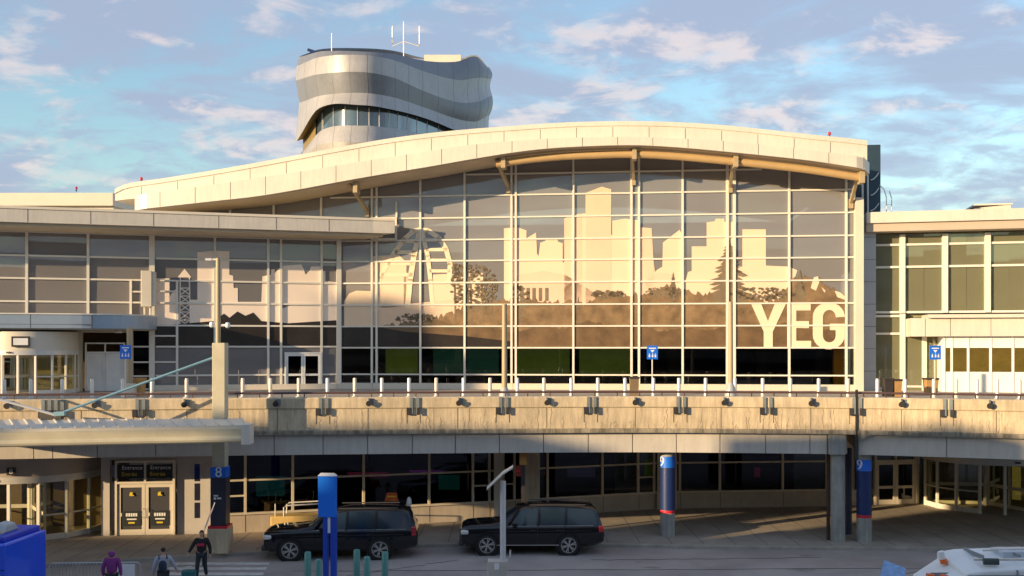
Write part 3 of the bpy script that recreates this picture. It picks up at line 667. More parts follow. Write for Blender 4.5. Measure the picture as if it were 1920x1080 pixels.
# louvred box on roof
lb = MB(); a, b = RW.u(1790, -3), RW.u(1895, -3)
lb.loft([[(a, 3, 16.85), (a, 3, 16.95), (a, 6, 16.95), (a, 6, 16.85)], [(a+1.3, 3, 16.85), (a+1.3, 3, 17.5), (a+1.3, 6, 17.5), (a+1.3, 6, 16.85)], [(b, 3, 16.85), (b, 3, 17.66), (b, 6, 17.66), (b, 6, 16.85)]])
lo_ = lb.build('louvre_box', CREAM, None); lo_.location = (RW.a.x, RW.a.y, 0); lo_.rotation_euler = (0, 0, RW.rz); tag(lo_, 'low cream louvred rooftop vent on the right wing roof', 'roof vent')
lv = MB()
for i in range(26): x = a+.9+(b-a-1.0)*i/25; lv.box(x-.02, x+.02, 2.985, 3.0, 16.87, 17.3 if i > 4 else 17.1)
lv.build('slats', PIPEC, lo_)
MB().box(a+1.2, b+.1, 2.9, 6.1, 17.66, 17.76).build('vent_cap', CREAM2, lo_)
# ladder hoops on roof
lh = MB(); lh.tube([(0, 0, 0), (0, 0, 1.0), (-.15, 0, 1.5), (-.45, 0, 1.8)], .03, 6); lh.tube([(.35, 0, 0), (.35, 0, .9), (.2, 0, 1.4)], .03, 6); lh.bar((0, 0, .5), (.35, 0, .5), .03)
o = lh.build('roof_ladder', STEEL, None); o.location = P(1662, 398, 67.0); tag(o, 'thin white ladder rails at the left end of the right wing roof', 'ladder')
# storefront column at left, ledge, vestibule
u1, u2 = 0.05, RW.u(1690)
g = MB(); g.add([(u1, 0, ZD), (u2, 0, ZD), (u2, 0, 10.4), (u1, 0, 10.4)], [(0, 1, 2, 3)]); g2 = g.build('window_bay', GR, rw, recalc=False)
fm = MB()
for z in (10.2, 9.05, ZD+.1): fm.box(u1, u2, -.12, .06, z-.07, z+.07)
fm.box(u2-.1, u2+.22, -.2, .1, ZD, 10.35); fm.build('mullions', MULL, g2)
lg = MB(); lg.box(u2+.25, ul+1, -2.2, .02, 8.85, 10.0); v1 = lg.build('entrance_fascia', CREAM2, rw)
MB().box(RW.u(1740, 2.4), ul+1, -2.5, -.1, 10.003, 10.22).build('ledge', CREAM2, v1)
sj = MB()
for px in (1735, 1782, 1858): u = RW.u(px, 2.2); sj.box(u-.012, u+.012, -2.208, -2.1, 8.87, 9.98)
sj.build('panel_joints', SEAM, v1)
g = MB(); g.add([(u2+.2, -.05, ZD), (RW.u(1770), -.05, ZD), (RW.u(1770), -.05, 8.85), (u2+.2, -.05, 8.85)], [(0, 1, 2, 3)]); g3 = g.build('window_bay', GR, rw, recalc=False)
fm = MB(); u = RW.u(1733, .1); fm.box(u-.14, u+.14, -.2, .05, ZD, 8.84); fm.box(u2+.22, RW.u(1766), -.14, .04, ZD+.2, ZD+.32); fm.build('mullions', MULL, g3)
vb = MB(); va = RW.u(1768, 1.6); vz1, vz2 = 8.13, 6.62
vb.box(va, ul+1, -1.75, -1.6, vz1+.0, 8.84); vb.box(va, ul+1, -1.75, -1.6, ZD, vz2)
for px in (1770, 1784, 1815, 1857, 1899, 1940): u = RW.u(px, 1.7); vb.box(u-.06, u+.06, -1.80, -1.58, ZD, 8.83)
vb.box(va-.05, va+.05, -1.6, 0, ZD, 8.84)
vbo = vb.build('vestibule', WHITE, rw)
g = MB(); g.add([(va, -1.66, vz2), (ul+1, -1.66, vz2), (ul+1, -1.66, vz1), (va, -1.66, vz1)], [(0, 1, 2, 3)]); g.build('vestibule_glass', GD, vbo, recalc=False)
inn = MB(); inn.box(va, ul+1, -.2, -.1, ZD, 8.8); inn.build('vestibule_back', mat('vestibule_glow', (.50, .36, .13), .6, 0, .6, 1.2, emit=(.45, .27, .06, .32)), rw)  # back wall given its own warm glow in place of lamps inside

# ------------------------------------------------------------------ control tower
DT = 130.0; K = DT/F
tx = (738-960)*K; tr = 182*K
tw = empty('control_tower', (tx, DT, 0), 0, 'round wavy silver-clad office and control tower rising behind the arched roof', 'tower')
xs = [-180, -140, -60, 0, 60, 122, 160, 182]
Bs = [[104, 93, 93, 98, 112, 115, 106, 128], [122, 106, 102, 112, 134, 150, 146, 148], [150, 139, 135, 146, 172, 192, 190, 180], [190, 176, 171, 180, 200, 222, 228, 218], [262, 203, 197, 206, 222, 247, 262, 275],
      [285, 240, 232, 238, 250, 268, 282, 292], [300, 270, 266, 268, 276, 290, 298, 302], [330]*8]
def Bpx(i, px, D): return ZC+(HY-smoothtab(list(zip(xs, Bs[i])), max(-182, min(182, px-738))))*D/F
PLAN = [(555, 131), (560, 124.5), (585, 119.5), (630, 116.5), (680, 116), (722, 117.5), (760, 121), (800, 126), (845, 132), (885, 137), (912, 142), (923, 149), (915, 158), (870, 164), (780, 165), (690, 160), (610, 148), (568, 138)]
NT = 108
TC = Vector(((735-960)*138/F, 138.0))
def planpt(k):
    t = (k % NT)/NT*len(PLAN); i = int(t); f_ = t-i; q = [PLAN[(i+j) % len(PLAN)] for j in (-1, 0, 1, 2)]
    def cr(a, b, c, d): return .5*((2*b)+(-a+c)*f_+(2*a-5*b+4*c-d)*f_*f_+(-a+3*b-3*c+d)*f_**3)
    return cr(*[v[0] for v in q]), cr(*[v[1] for v in q])
def tpt(k, i, rr, dz=0, j=None, t=0.0):
    px, D = planpt(k); x = (px-960)*D/F; w_ = Vector((x, D)); v = TC+(w_-TC)*rr
    z = Bpx(i, px, D)
    if j is not None: z += (Bpx(j, px, D)-z)*t
    return (v.x-tx, v.y-DT, z+dz)
rads = [(.965, .99), (.99, 1.0), (1.0, .965), (.965, 1.0), None, (.955, .99), (.99, .94)]
for i, rr in enumerate(rads):
    if not rr: continue
    rows = []
    for s_ in range(7):
        t = s_/6; row = []
        for k in range(NT+1):
            px, D = planpt(k); rgt = max(0.0, (px-800)/120); r_ = rr[0]+(rr[1]-rr[0])*t+rgt*.020*math.sin(t*math.pi)*(1 if i in (0, 2, 4) else -1.0)
            row.append(tpt(k, i, r_, 0, i+1, t))
        rows.append(row)
    cb_ = MB().loft(rows, False, False).build('cladding_band', TITAN if i in (1, 3, 5, 6) else TITAN2, tw, smooth=True)
    sj = MB()
    for k in range(1, NT, 4):
        q_ = [Vector(rows[s_][k]) for s_ in range(7)]
        for u_, v_ in zip(q_[:-1], q_[1:]): sj.bar(u_, v_, .03)
    sj.build('panel_seams', mat('tower_seam', (.24, .24, .25), .5, .3), cb_)
kg = [k for k in range(NT+1) if not (planpt(k)[0] < 592 and planpt(k)[1] < 140)]
kl = [k for k in range(-14, 18) if planpt(k)[0] < 582 and planpt(k)[1] < 144]
MB().loft([[tpt(k, 4, .93, .5) for k in kl], [tpt(k, 5, .93, -.5) for k in kl]], False, False).build('slit_lining', GOLD, tw)
k0_ = max(k for k in range(0, 18) if planpt(k)[0] < 578)
tgw = MB().loft([[tpt(k, 4, .92, .5) for k in range(k0_, NT-4)], [tpt(k, 5, .92, -.5) for k in range(k0_, NT-4)]], False, False).build('window_ring', mat('tower_glass', (.05, .08, .11), .08, 0, .3, .15, spec=1, coat=1), tw, smooth=True)
MB().loft([[tpt(k, 4, 1.0) for k in range(NT+1)], [tpt(k, 4, .92, .5) for k in range(NT+1)]], False, False).build('soffit_lining', GOLD, tw, smooth=True)
MB().loft([[tpt(k, 5, .92, -.15) for k in range(NT+1)], [tpt(k, 5, .955) for k in range(NT+1)]], False, False).build('sill_ring', TITAN, tw, smooth=True)
mm = MB()
for k in range(k0_, NT-4, 3): mm.bar(tpt(k, 5, .922, -.1), tpt(k, 4, .922, .1), .07)
mm.build('mullions', STEEL, tgw)
rf_ = MB(); rf_.add([tpt(k, 0, .96, -.9) for k in range(NT)], [tuple(range(NT))]); rf_.build('roof', GREYP, tw)
p0 = P(795, 108, 142); p1 = P(868, 104, 148)
MB().box(p0.x-tx, p1.x-tx, 142-DT, 150-DT, p0.z-2, p0.z+.4).build('roof_plant_room', CREAM, tw)
def antenna(px, y0, y1, D, r, label, extra=None):
    p = P(px, y0, D); h = (y0-y1)*D/F; e = empty('antenna', p, 0, label, 'antenna')
    MB().tube([(0, 0, -1.2), (0, 0, h)], r, 6, r*.6).build('mast', STEEL, e)
    return e
antenna(622, 92, 62, 128, .07, 'thin white whip antenna on the left of the tower roof')
e = empty('antenna_mast', P(757, 100, 128), 0, 'three-pronged antenna mast with crossbars on the middle of the tower roof', 'antenna')
m_ = MB(); h = K
m_.tube([(0, 0, -1.5), (0, 0, 58*K)], .06, 6); m_.tube([(-21*K, 0, 2), (-21*K, 0, 50*K)], .05, 6); m_.tube([(29*K, 0, 1), (29*K, 0, 50*K)], .05, 6)
m_.bar((-21*K, 0, 13*K), (0, 0, 22*K), .09); m_.bar((0, 0, 22*K), (29*K, 0, 13*K), .09)
m_.build('mast_frame', STEEL, e); dsh = MB(); dsh.box(-22.5*K, -19*K, -.1, .1, 18*K, 25*K); dsh.box(27*K, 30*K, -.1, .1, 14*K, 18*K); dsh.build('radio_units', GREYP, e)
e = empty('rooftop_camera', P(586, 96, 126), 0, 'small dark bracketed unit at the left rim of the tower roof', 'equipment'); q_ = MB(); q_.bar((-.6, 0, .2), (.6, 0, -.2), .3); q_.bar((-.3, 0, -.8), (.2, 0, .1), .15); q_.build('housing', NAVY, e)

# ------------------------------------------------------------------ elevated roadway
VT = [(-500, 38.0), (0, 39.6), (400, 40.8), (700, 41.5), (960, 42.0), (1200, 42.2), (1400, 41.9), (1600, 41.3), (1920, 39.4), (2300, 37.2)]
def vD(px): return smoothtab(VT, px)
def vpt(px, off=0.0, z=0.0):
    a = G(px-2, vD(px-2)); b = G(px+2, vD(px+2)); d = (b-a).normalized(); nn = Vector((d.y, -d.x, 0)); p = G(px, vD(px)); p = p+nn*off; p.z = z
    return p
def vang(px): a = G(px-2, vD(px-2)); b = G(px+2, vD(px+2)); return math.atan2(b.y-a.y, b.x-a.x)
via = empty('elevated_road', (0, 42, 0), 0, 'concrete elevated departures road with panelled parapet crossing the whole view', 'viaduct')
VM = via.location
def V(px, off, z): p = vpt(px, off, z); return (p.x-VM.x, p.y-VM.y, p.z)
def vsweep(prof, px0, px1, step=20):
    n_ = max(1, int((px1-px0)/step)); return [[V(px0+(px1-px0)*i/n_, o, z) for o, z in prof] for i in range(n_+1)]
JX = 1606
par = MB()
for a, b in ((-500, JX-2), (JX+2, 2300)):
    par.loft(vsweep([(0, 4.80), (0, 5.68), (.03, 5.70), (.03, 6.08), (-.02, 6.13), (-.32, 6.13), (-.32, 4.80)], a, b))
pa = par.build('parapet', CONC, via)
lip = MB()
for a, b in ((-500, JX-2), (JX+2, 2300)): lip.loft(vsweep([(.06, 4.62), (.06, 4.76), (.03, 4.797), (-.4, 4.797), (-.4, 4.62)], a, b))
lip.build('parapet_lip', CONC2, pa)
dk_ = MB(); fr = [(p.x-VM.x, p.y-VM.y) for p in [vpt(px, -.33) for px in range(-500, 2301, 50)]]
dk_.prism(fr+[(60, 16), (-60, 16)], 4.7, 5.2); dk_.build('deck', ASPH, via)
KT = [(-500, 53), (0, 55.2), (300, 56.6), (640, 57.6), (960, 58.0), (1200, 57.8), (1500, 57.0), (1920, 55.0), (2300, 53)]
kpts = [G(px, smoothtab(KT, px)) for px in range(-500, 2301, 50)]
uw = MB(); uw.prism([(p.x-VM.x, p.y-VM.y-.5) for p in kpts]+[(60, 40), (-60, 40)], 4.7, 5.349); uw.build('upper_pavement', mat('upper_pavement', (.42, .37, .30), .85, 0, .1, 1), via)
pp = [-190, -110, -28, 60, 96, 180, 290, 422, 513, 605, 689, 773, 854, 937, 1020, 1104, 1187, 1269, 1351, 1437, 1520, 1552]
for a, b in zip(pp[:-1], pp[1:]):
    m_ = MB().loft(vsweep([(-.20, 3.78), (-.20, 4.618), (-.26, 4.618), (-.26, 3.78)], a+.8, b-.8, 12)); m_.build('fascia_panel', PANEL, via)
for a, b in ((1610, 1776), (1776, 1950), (1950, 2120), (2120, 2300)):
    m_ = MB().loft(vsweep([(-.20, 3.78), (-.20, 4.618), (-.26, 4.618), (-.26, 3.78)], a+.8, b-.8, 12)); m_.build('fascia_panel', PANEL, via)
un = MB(); un.loft(vsweep([(-.30, 3.80), (-.30, 4.60), (-14, 4.60), (-14, 3.80)], -500, 1590, 60)); un.loft(vsweep([(-.30, 3.80), (-.30, 4.60), (-14, 4.60), (-14, 3.80)], 1612, 2300, 60)); un.build('underside', SOFF, via)
bl = MB(); q = MB(); a = V(1555, -.05, 0); b = V(1588, -.05, 0)
q.box(a[0], b[0], a[1]-.05, a[1]+1.0, 3.78, 4.62); q.build('beam_end', CONC3, via)
hn = MB(); p0 = V(1612, .07, 4.40); p1 = V(1620, .07, 4.40)
hn.add([V(1609, .055, 4.62), V(1609, .055, 4.42), V(1618, .055, 4.42), V(1626, .055, 4.55), V(1632, .055, 4.62), V(1609, -.3, 4.62), V(1609, -.3, 4.42), V(1618, -.3, 4.42), V(1626, -.3, 4.55), V(1632, -.3, 4.62)],
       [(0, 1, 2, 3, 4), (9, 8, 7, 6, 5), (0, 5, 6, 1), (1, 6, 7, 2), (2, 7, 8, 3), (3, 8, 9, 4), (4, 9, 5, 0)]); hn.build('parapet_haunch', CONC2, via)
# rail and its brackets
ra = MB(); ra.tube([V(px, -.14, 6.31) for px in range(-500, 2301, 25)], .045, 8)
for px in range(-480, 2300, 42): ra.bar(V(px, -.14, 6.12), V(px, -.14, 6.3), .04)
ra.build('rail', BROWN, via)
def clad(px, wd, z0, z1, off, m, th=.06, nm='bracket'):
    p = V(px, off, 0); b = MB(); b.box(-wd/2, wd/2, -th, 0, z0, z1); o = b.build(nm, m, via); o.location = (p[0], p[1], 0); o.rotation_euler = (0, 0, vang(px)); return o
BG = mat('bracket_blue_grey', (.22, .25, .26), .5, .2, .1, 3)
for px in (86, 110, 262, 605, 775, 942, 1107, 1275, 1437, 1605, 1775, 1960):
    clad(px-4, .13, 5.45, 6.12, .035, BG); clad(px+8, .13, 5.45, 6.12, .035, BG)
    clad(px-9, .16, 5.40, 5.70, .036, DARK, .09, 'bracket_box'); clad(px+9.5, .12, 5.40, 5.70, .10, DARK, .05, 'bracket_box')
    clad(px-12, .02, 5.05, 5.40, .004, SEAM, .006, 'drain_line'); clad(px+13, .02, 5.05, 5.40, .004, SEAM, .006, 'drain_line')
dr = MB(); random.seed(31)
for _ in range(190):
    px = random.uniform(430, 1900); p = V(px, .004, 0); z1_ = random.choice((5.66, 5.3, 5.1, 4.98)); z0_ = 4.80
    x, y = p[0], p[1]; w_ = random.uniform(.004, .016); n2 = 5; pts = [(x+random.uniform(-.05, .05), z0_+(z1_-z0_)*i/n2) for i in range(n2+1)]
    for (xa, za), (xb, zb9) in zip(pts[:-1], pts[1:]): dr.add([(xa-w_, y-.006, za), (xa+w_, y-.006, za), (xb+w_*.6, y-.006, zb9), (xb-w_*.6, y-.006, zb9)], [(0, 1, 2, 3)])
dr.build('drip_stains', mat('drip_stain', (.46, .37, .25), .9, 0, .3, 3), pa)
ls = MB(); ls.loft(vsweep([(.0335, 5.675), (.0335, 5.70), (.02, 5.70), (.02, 5.675)], -500, JX-3)); ls.loft(vsweep([(.0335, 5.675), (.0335, 5.70), (.02, 5.70), (.02, 5.675)], JX+3, 2300)); ls.build('ledge_dark_line', mat('ledge_dark_line', (.30, .24, .135), .9, 0, .3, 2), pa)  # thin darker strip along the ledge line
cr = MB(); random.seed(4)
for px in (152, 350, 520, 690, 858, 1025, 1191, 1352, 1520, 1690, 1868):
    p = V(px, .002, 0); x, y = p[0], p[1]; cr.box(x-.012, x+.012, y-.005, y+.004, 4.82, 6.02)
cr.build('parapet_joints', mat('joint_grime2', (.13, .11, .09), .9), pa)
for i, px in enumerate((16, 180, 347, 518, 692, 860, 1025, 1190, 1357, 1520, 1690, 1855)):
    p = vpt(px, .16, 5.90); e = empty('floodlight', p, vang(px), 'round dark floodlight fixed to the face of the concrete parapet', 'floodlight', 'dark floodlights along the parapet')
    l1 = MB(); l1.tube([(0, .02, 0), (0, -.07, -.02)], .10, 12, .12); l1.build('lamp_housing', DARK, e)
    l2 = MB(); l2.bar((0, .13, .12), (0, -.02, .08), .05, .18); l2.box(.05, .18, .10, .13, -.08, .18); l2.build('arm', BG, e)
# expansion joint downpipe
dp = MB(); a = vpt(1606, .02, 0); dp.bar((a.x, a.y, 4.62), (a.x, a.y, 6.45), .09); dp.bar((a.x, a.y+.06, 3.6), (a.x, a.y+.06, 4.62), .14); o = dp.build('joint_cover', DARK, None); o.parent = via; o.matrix_parent_inverse = Matrix.Translation(-VM)

# columns under the road
def wrapcol(px, D, num, ang, label, rad=.31, loww=1.0):
    p = G(px, D, .15); e = empty('column', p, 0, label, 'column')
    MB().lathe([(rad, 0), (rad, 3.7)], n=28).build('shaft', CONC3, e, smooth=True)
    MB().lathe([(rad+.006, loww+.12), (rad+.006, 2.93)], n=28, cap=False).build('navy_wrap', NAVY, e, smooth=True)
    MB().lathe([(rad+.007, loww), (rad+.007, loww+.115)], n=28, cap=False).build('red_band', RED, e, smooth=True)
    bb = MB().lathe([(rad+.007, 2.935), (rad+.007, 3.40)], n=28, cap=False).build('blue_band', BLUE, e, smooth=True)
    t = text(num, .58, WHITE, bb, (0, 0, 0), name='number')
    for v in t.data.vertices:      # wrap the numeral round the shaft
        a = ang+v.co.x/rad; r_ = rad+.012+v.co.z
        v.co = Vector((r_*math.sin(a), -r_*math.cos(a), 3.165+v.co.y))
    t.rotation_euler = (0, 0, 0)
    return e
wrapcol(1252, 43.1, '9', -1.05, 'round column with blue and navy wrap standing left of the bare pair of columns')
wrapcol(1620, 41.9, '9', -.95, 'round column with blue and navy wrap right of the bare concrete column', .30)
e = empty('column', G(1571, 41.9, .15), 0, 'bare grey concrete column next to a thin brown post', 'column')
MB().lathe([(.29, 0), (.29, 3.64)], n=28).build('shaft', CONC3, e, smooth=True)
o = MB().box(-.06, .06, -.06, .06, 0, 3.7).build('post', mat('rust_brown', (.09, .045, .04), .6), None); o.location = G(1553, 42.2, .15); o.name = 'brown_post'; tag(o, 'thin brown square post just left of the bare concrete column', 'post')
o = MB().lathe([(.16, 0), (.16, 3.7)], n=16).build('downpipe', mat('navy_pipe', (.03, .03, .06), .5), None, smooth=True); o.location = G(1590, 43.5, .15); tag(o, 'dark pipe standing behind and right of the bare concrete column', 'pipe')
e = empty('column', G(998, 46.5, .15), 0, 'square cream concrete column behind the brown signal post', 'column'); MB().box(-.34, .34, -.34, .34, 0, 3.7).build('shaft', CONC, e, bevel=.03)
e = empty('traffic_signal', G(981, 43.0, .15), 0, 'brown signal post with red lamp head in front of the square cream column', 'traffic signal')
MB().bar((0, 0, 0), (0, 0, 3.5), .16).build('post', DARK, e)
b = MB(); b.box(-.16, .16, -.2, .12, 3.05, 3.62); b.build('lamp_head', mat('signal_amber_housing', (.45, .22, .05), .5), e); MB().lathe([(.0, 0), (.09, 0), (.09, .04), (0, .05)], n=12).build('lamp', RED, e, loc=(-.2, -.1, 2.75)); MB().box(-.33, -.08, -.05, .08, 2.55, 3.0).build('side_box', mat('signal_red_box', (.25, .03, .02), .5), e)

# ------------------------------------------------------------------ arrivals level behind the road
ar = empty('arrivals_building', (0, 48, 0), 0, 'ground-level arrivals frontage with dark windows under the elevated road', 'building')
def aseg(pa, Da, pb, Db):
    a = G(pa, Da); b = G(pb, Db); return Line((a.x, a.y), (b.x, b.y))
def wallseg(pa, Da, pb, Db, verts, rows=(2.42,), extra=(), base=CREAM):
    ln = aseg(pa, Da, pb, Db); e = ln.empty('frontage', None, None, 0); e.parent = ar; e.matrix_parent_inverse = Matrix.Translation((0, -48, 0))
    del e
    return ln
def seg_obj(mb, name, m, ln, parent=None, **k):
    o = mb.build(name, m, parent or ar, **k)
    if parent is None: o.location = (ln.a.x, ln.a.y-48, 0); o.rotation_euler = (0, 0, ln.rz)
    return o
def frontage(pa, Da, pb, Db, verts, rows=(2.42,), short=()):
    ln = aseg(pa, Da, pb, Db); U = ln.len
    bm_ = MB(); bm_.box(0, U, -.06, .3, .15, .93); bo = seg_obj(bm_, 'base_wall', mat('beige_base_panel', (.55, .47, .37), .6, 0, .08, 1.2, streak=.1), ln)
    sj = MB(); x = .8
    for px in verts: u = ln.u(px); sj.box(u-.01, u+.01, -.066, 0, .17, .91)
    sj.build('panel_joints', SEAM, bo)
    g = MB(); g.add([(0, 0, .95), (U, 0, .95), (U, 0, 3.79), (0, 0, 3.79)], [(0, 1, 2, 3)]); go = seg_obj(g, 'window', GL, ln, recalc=False)
    fm = MB(); fm.box(0, U, -.12, .06, .93, 1.02)
    for px in verts: u = ln.u(px, .1); fm.box(u-.055, u+.055, -.10, .05, 1.0, 3.79)
    for z in rows: fm.box(0, U, -.075, .04, z-.04, z+.04)
    for (p0, p1, z) in short: fm.box(ln.u(p0), ln.u(p1), -.072, .04, z-.035, z+.035)
    fm.build('mullions', mat('mullion_tan', (.68, .60, .46), .5), go)
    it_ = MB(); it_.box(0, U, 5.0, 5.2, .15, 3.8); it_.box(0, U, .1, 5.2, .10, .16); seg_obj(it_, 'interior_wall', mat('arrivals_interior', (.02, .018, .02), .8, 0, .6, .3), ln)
    return ln
f1 = frontage(425, 43.7, 932, 47.3, (460, 549, 682, 805, 887, 918), short=((425, 460, 1.75), (887, 918, 1.75)))
f2 = frontage(940, 47.5, 1236, 50.4, (944, 965, 1027, 1130, 1197, 1227), short=((1197, 1227, 1.75), (944, 965, 1.75)))
f3 = frontage(1266, 50.5, 1556, 51.2, (1275, 1350, 1468, 1550))
for px_, w_, z_, h_, c_ in ((507, 1.3, 1.9, .9, (.01, .12, .09)), (690, 1.9, 2.25, .22, (.35, .02, .08)), (800, 1.6, 2.3, .12, (.25, .04, .3)), (842, 1.0, 1.75, .7, (.01, .10, .07)), (1090, 1.4, 1.9, .5, (.05, .05, .09)), (1215, .4, 2.0, .9, (.06, .10, .0)), (1420, .3, 1.7, .5, (.2, .02, .05))):
    p_ = G(px_, interp([(430, 45.2), (930, 48.8), (1060, 50.6), (1230, 52.0), (1560, 52.8)], px_)); b = MB(); b.box(-w_/2, w_/2, 0, .03, z_-h_/2, z_+h_/2)
    o = b.build('interior_poster', mat('poster_%d' % px_, c_, .6, 0, .7, 1.5, emit=(*c_, .22)), ar); o.location = (p_.x, p_.y-48, 0)
pil = MB(); 
for (p0, d0, p1, d1) in ((1232, 50.2, 1268, 50.3), (926, 47.0, 944, 47.2)):
    a, b = G(p0, d0), G(p1, d1); pil.box(a.x, b.x, a.y-.1-48, a.y+.4-48, .15, 3.8)
pil.build('pilasters', CREAM, ar)
w5 = aseg(1556, 51.2, 1745, 52.2)
b = MB(); b.box(0, w5.u(1630), -.05, .3, .15, 3.8); b.box(w5.u(1716), w5.u(1722), -.05, .3, .15, 3.8); b.box(w5.u(1634), w5.u(1740), -.04, .3, 3.3, 3.8); seg_obj(b, 'entrance_wall', CREAM, w5)
e5 = empty('entrance_doors', (w5.a.x, w5.a.y-48, 0), w5.rz); e5.parent = ar
double_door(e5, w5.u(1640), w5.u(1712), .17, 2.35, -.12, CREAM, GL, transom=2.95)
g = MB(); g.add([(w5.u(1600), -.13, .95), (w5.u(1634), -.13, .95), (w5.u(1634), -.13, 3.5), (w5.u(1600), -.13, 3.5)], [(0, 1, 2, 3)]); g.add([(w5.u(1722), -.1, .3), (w5.u(1738), -.1, .3), (w5.u(1738), -.1, 3.3), (w5.u(1722), -.1, 3.3)], [(0, 1, 2, 3)])
g.add([(w5.u(1634), -.02, 2.4), (w5.u(1716), -.02, 2.4), (w5.u(1716), -.02, 3.3), (w5.u(1634), -.02, 3.3)], [(0, 1, 2, 3)])
seg_obj(g, 'window', GL, w5, recalc=False)
b = MB(); a = G(1745, 53.8); b.box(a.x, a.x+14, 53.5-48, 53.9-48, .15, 3.8); b.build('rear_wall', INTW, ar)
revolving('revolving_door', (G(1850, 51.5).x, 51.5), 3.15, .15, 2.35, 3.6, 'lower revolving door right of the blue wrapped column with tall glass panels', mat('tan_drum', (.46, .42, .36), .5, 0, .05), phase=.9, sign=dict(w=.55, h=.42, z=2.95, t='9', a=.02))
# left ground entrance
w0 = aseg(190, 43.2, 425, 43.72)
b = MB(); b.box(w0.u(333), w0.u(425), -.04, .3, .15, 3.79); b.box(w0.u(190), w0.u(206), -.04, .3, .15, 3.79); b.box(w0.u(206), w0.u(335), -.03, .3, 3.36, 3.79); seg_obj(b, 'entrance_wall', mat('pale_panel', (.50, .47, .44), .5, 0, .06), w0)
b = MB()
for z0, z1 in ((1.75, 2.5), (.35, 1.0)): pass
for (ya, yb) in ((870, 902), (906, 938), (942, 971)): b.box(w0.u(365), w0.u(375), -.05, 0, w0.z(370, yb), w0.z(370, ya))
for (ya, yb) in ((872, 895), (902, 995)): b.box(w0.u(209), w0.u(217), -.055, 0, w0.z(212, yb), w0.z(212, ya))
seg_obj(b, 'slot_windows', mat('slot_glass', (.02, .02, .03), .08, spec=1), w0)
e0 = empty('entrance_doors', (w0.a.x, w0.a.y-48, 0), w0.rz); e0.parent = ar
double_door(e0, w0.u(222), w0.u(326), .17, 2.36, -.12, CREAM, GL, transom=3.26)
for ch in e0.children:
    for g_ in ch.children:
        if g_.name.startswith('door_glass'): g_.data.materials[0] = glass('grey_door_glass', (.5, .5, .55), (.2, .2, .2), .1, 0, frit=(.12, .12, .13), ff=.6) if 'grey_door_glass' not in MATS else MATS['grey_door_glass']
tz0, tz1 = w0.z(270, 896, .15), w0.z(270, 871, .15)
bb = MB(); bb.box(w0.u(222), w0.u(273), -.20, -.17, tz0, tz1); bb.box(w0.u(277), w0.u(326), -.20, -.17, tz0, tz1); sgn = bb.build('transom_signs', mat('sign_black', (.015, .015, .02), .5), e0)
for pxc in (248, 301):
    uc = w0.u(pxc, .2); zt_ = w0.z(270, 877, .2); zb2 = w0.z(270, 889, .2)
    text('Entrance', .24, WHITE, sgn, (uc, -.205, zt_), name='sign_text'); text('Entrée', .24, YELL, sgn, (uc-.12, -.205, zb2), name='sign_text')
dc = MB(); 
for pxc in (247, 300):
    a, b_ = w0.u(pxc-18, .15), w0.u(pxc+18, .15); dc.box(a, b_, -.19, -.175, w0.z(270, 985, .2), w0.z(270, 958, .2))
dco = dc.build('door_posters', mat('poster_black', (.02, .025, .03), .5), e0)
dl = MB()
for pxc in (247, 300):
    uc = w0.u(pxc, .19)
    for i in range(5): dl.box(uc-.24+i*.098, uc-.24+i*.098+.075, -.196, -.191, w0.z(270, 968, .2), w0.z(270, 962, .2))
    dl.box(uc-.2, uc+.2, -.196, -.191, w0.z(270, 974.5, .2), w0.z(270, 972, .2))
dl.build('poster_print', WHITE, dco)
dy = MB()
for pxc in (247, 300):
    uc = w0.u(pxc, .19); dy.box(uc-.14, uc+.12, -.196, -.191, w0.z(270, 981.5, .2), w0.z(270, 978.5, .2))
    zc_ = w0.z(270, 927, .2); dy.wallpoly([(uc-.09, zc_-.06), (uc+.09, zc_-.06), (uc+.09, zc_-.02), (uc+.03, zc_-.02), (uc+.03, zc_+.1), (uc-.06, zc_+.1), (uc-.09, zc_+.02)], -.196)
dy.build('yellow_print', YELL, dco)
revolving('revolving_door', (G(58, 44.6).x, 44.6), 3.2, .15, 2.42, 3.45, 'large ground-level revolving door with curved fascia under the left canopy', mat('tan_drum2', (.44, .38, .33), .45, 0, .05), phase=1.15, sign=dict(w=.33, h=.30, z=2.95, t='8', a=.22))
b = MB(); b.box(-46, G(195, 43).x, 45.6-48, 45.9-48, .15, 3.8); b.build('rear_wall', INTW, ar)

# ------------------------------------------------------------------ left canopy with mast and cables
cpy = empty('entrance_canopy', (-15, 38, 0), 0, 'flat cream canopy roof with gutter held by blue cables at lower left', 'canopy')
def C(px, D, z): p = G(px, D, z); return (p.x+15, p.y-38, z)
fl, fr2, bl_, br2 = C(-260, 33.6, 0), C(462, 36.4, 0), C(-260, 38.9, 0), C(452, 39.9, 0)
rb = MB(); rb.prism([fl[:2], fr2[:2], br2[:2], bl_[:2]], 5.22, 5.38); rb.build('roof_sheet', CREAM, cpy)
rr_ = MB(); n_ = 26
for i in range(n_+1):
    t = i/n_; a = Vector(fl).lerp(Vector(fr2), t); b = Vector(bl_).lerp(Vector(br2), t); a.z = b.z = 5.40; rr_.bar(a, b, .06, .04)
rr_.build('roof_ribs', CREAM2, cpy)
gt = MB(); a = Vector(C(-260, 33.5, 5.13)); b = Vector(C(467, 36.3, 5.13)); gt.bar(a, b, .26, .30); gt.tube([a+Vector((0, -.12, -.22)), b+Vector((0, -.12, -.22))], .12, 10); gt.build('gutter', mat('gutter_cream', (.58, .52, .36), .5, 0, .08), cpy)
ge = MB(); ge.box(b.x-.2, b.x+.08, b.y-.3, b.y+.35, 4.72, 5.43); ge.build('gutter_end_box', CREAM2, cpy)
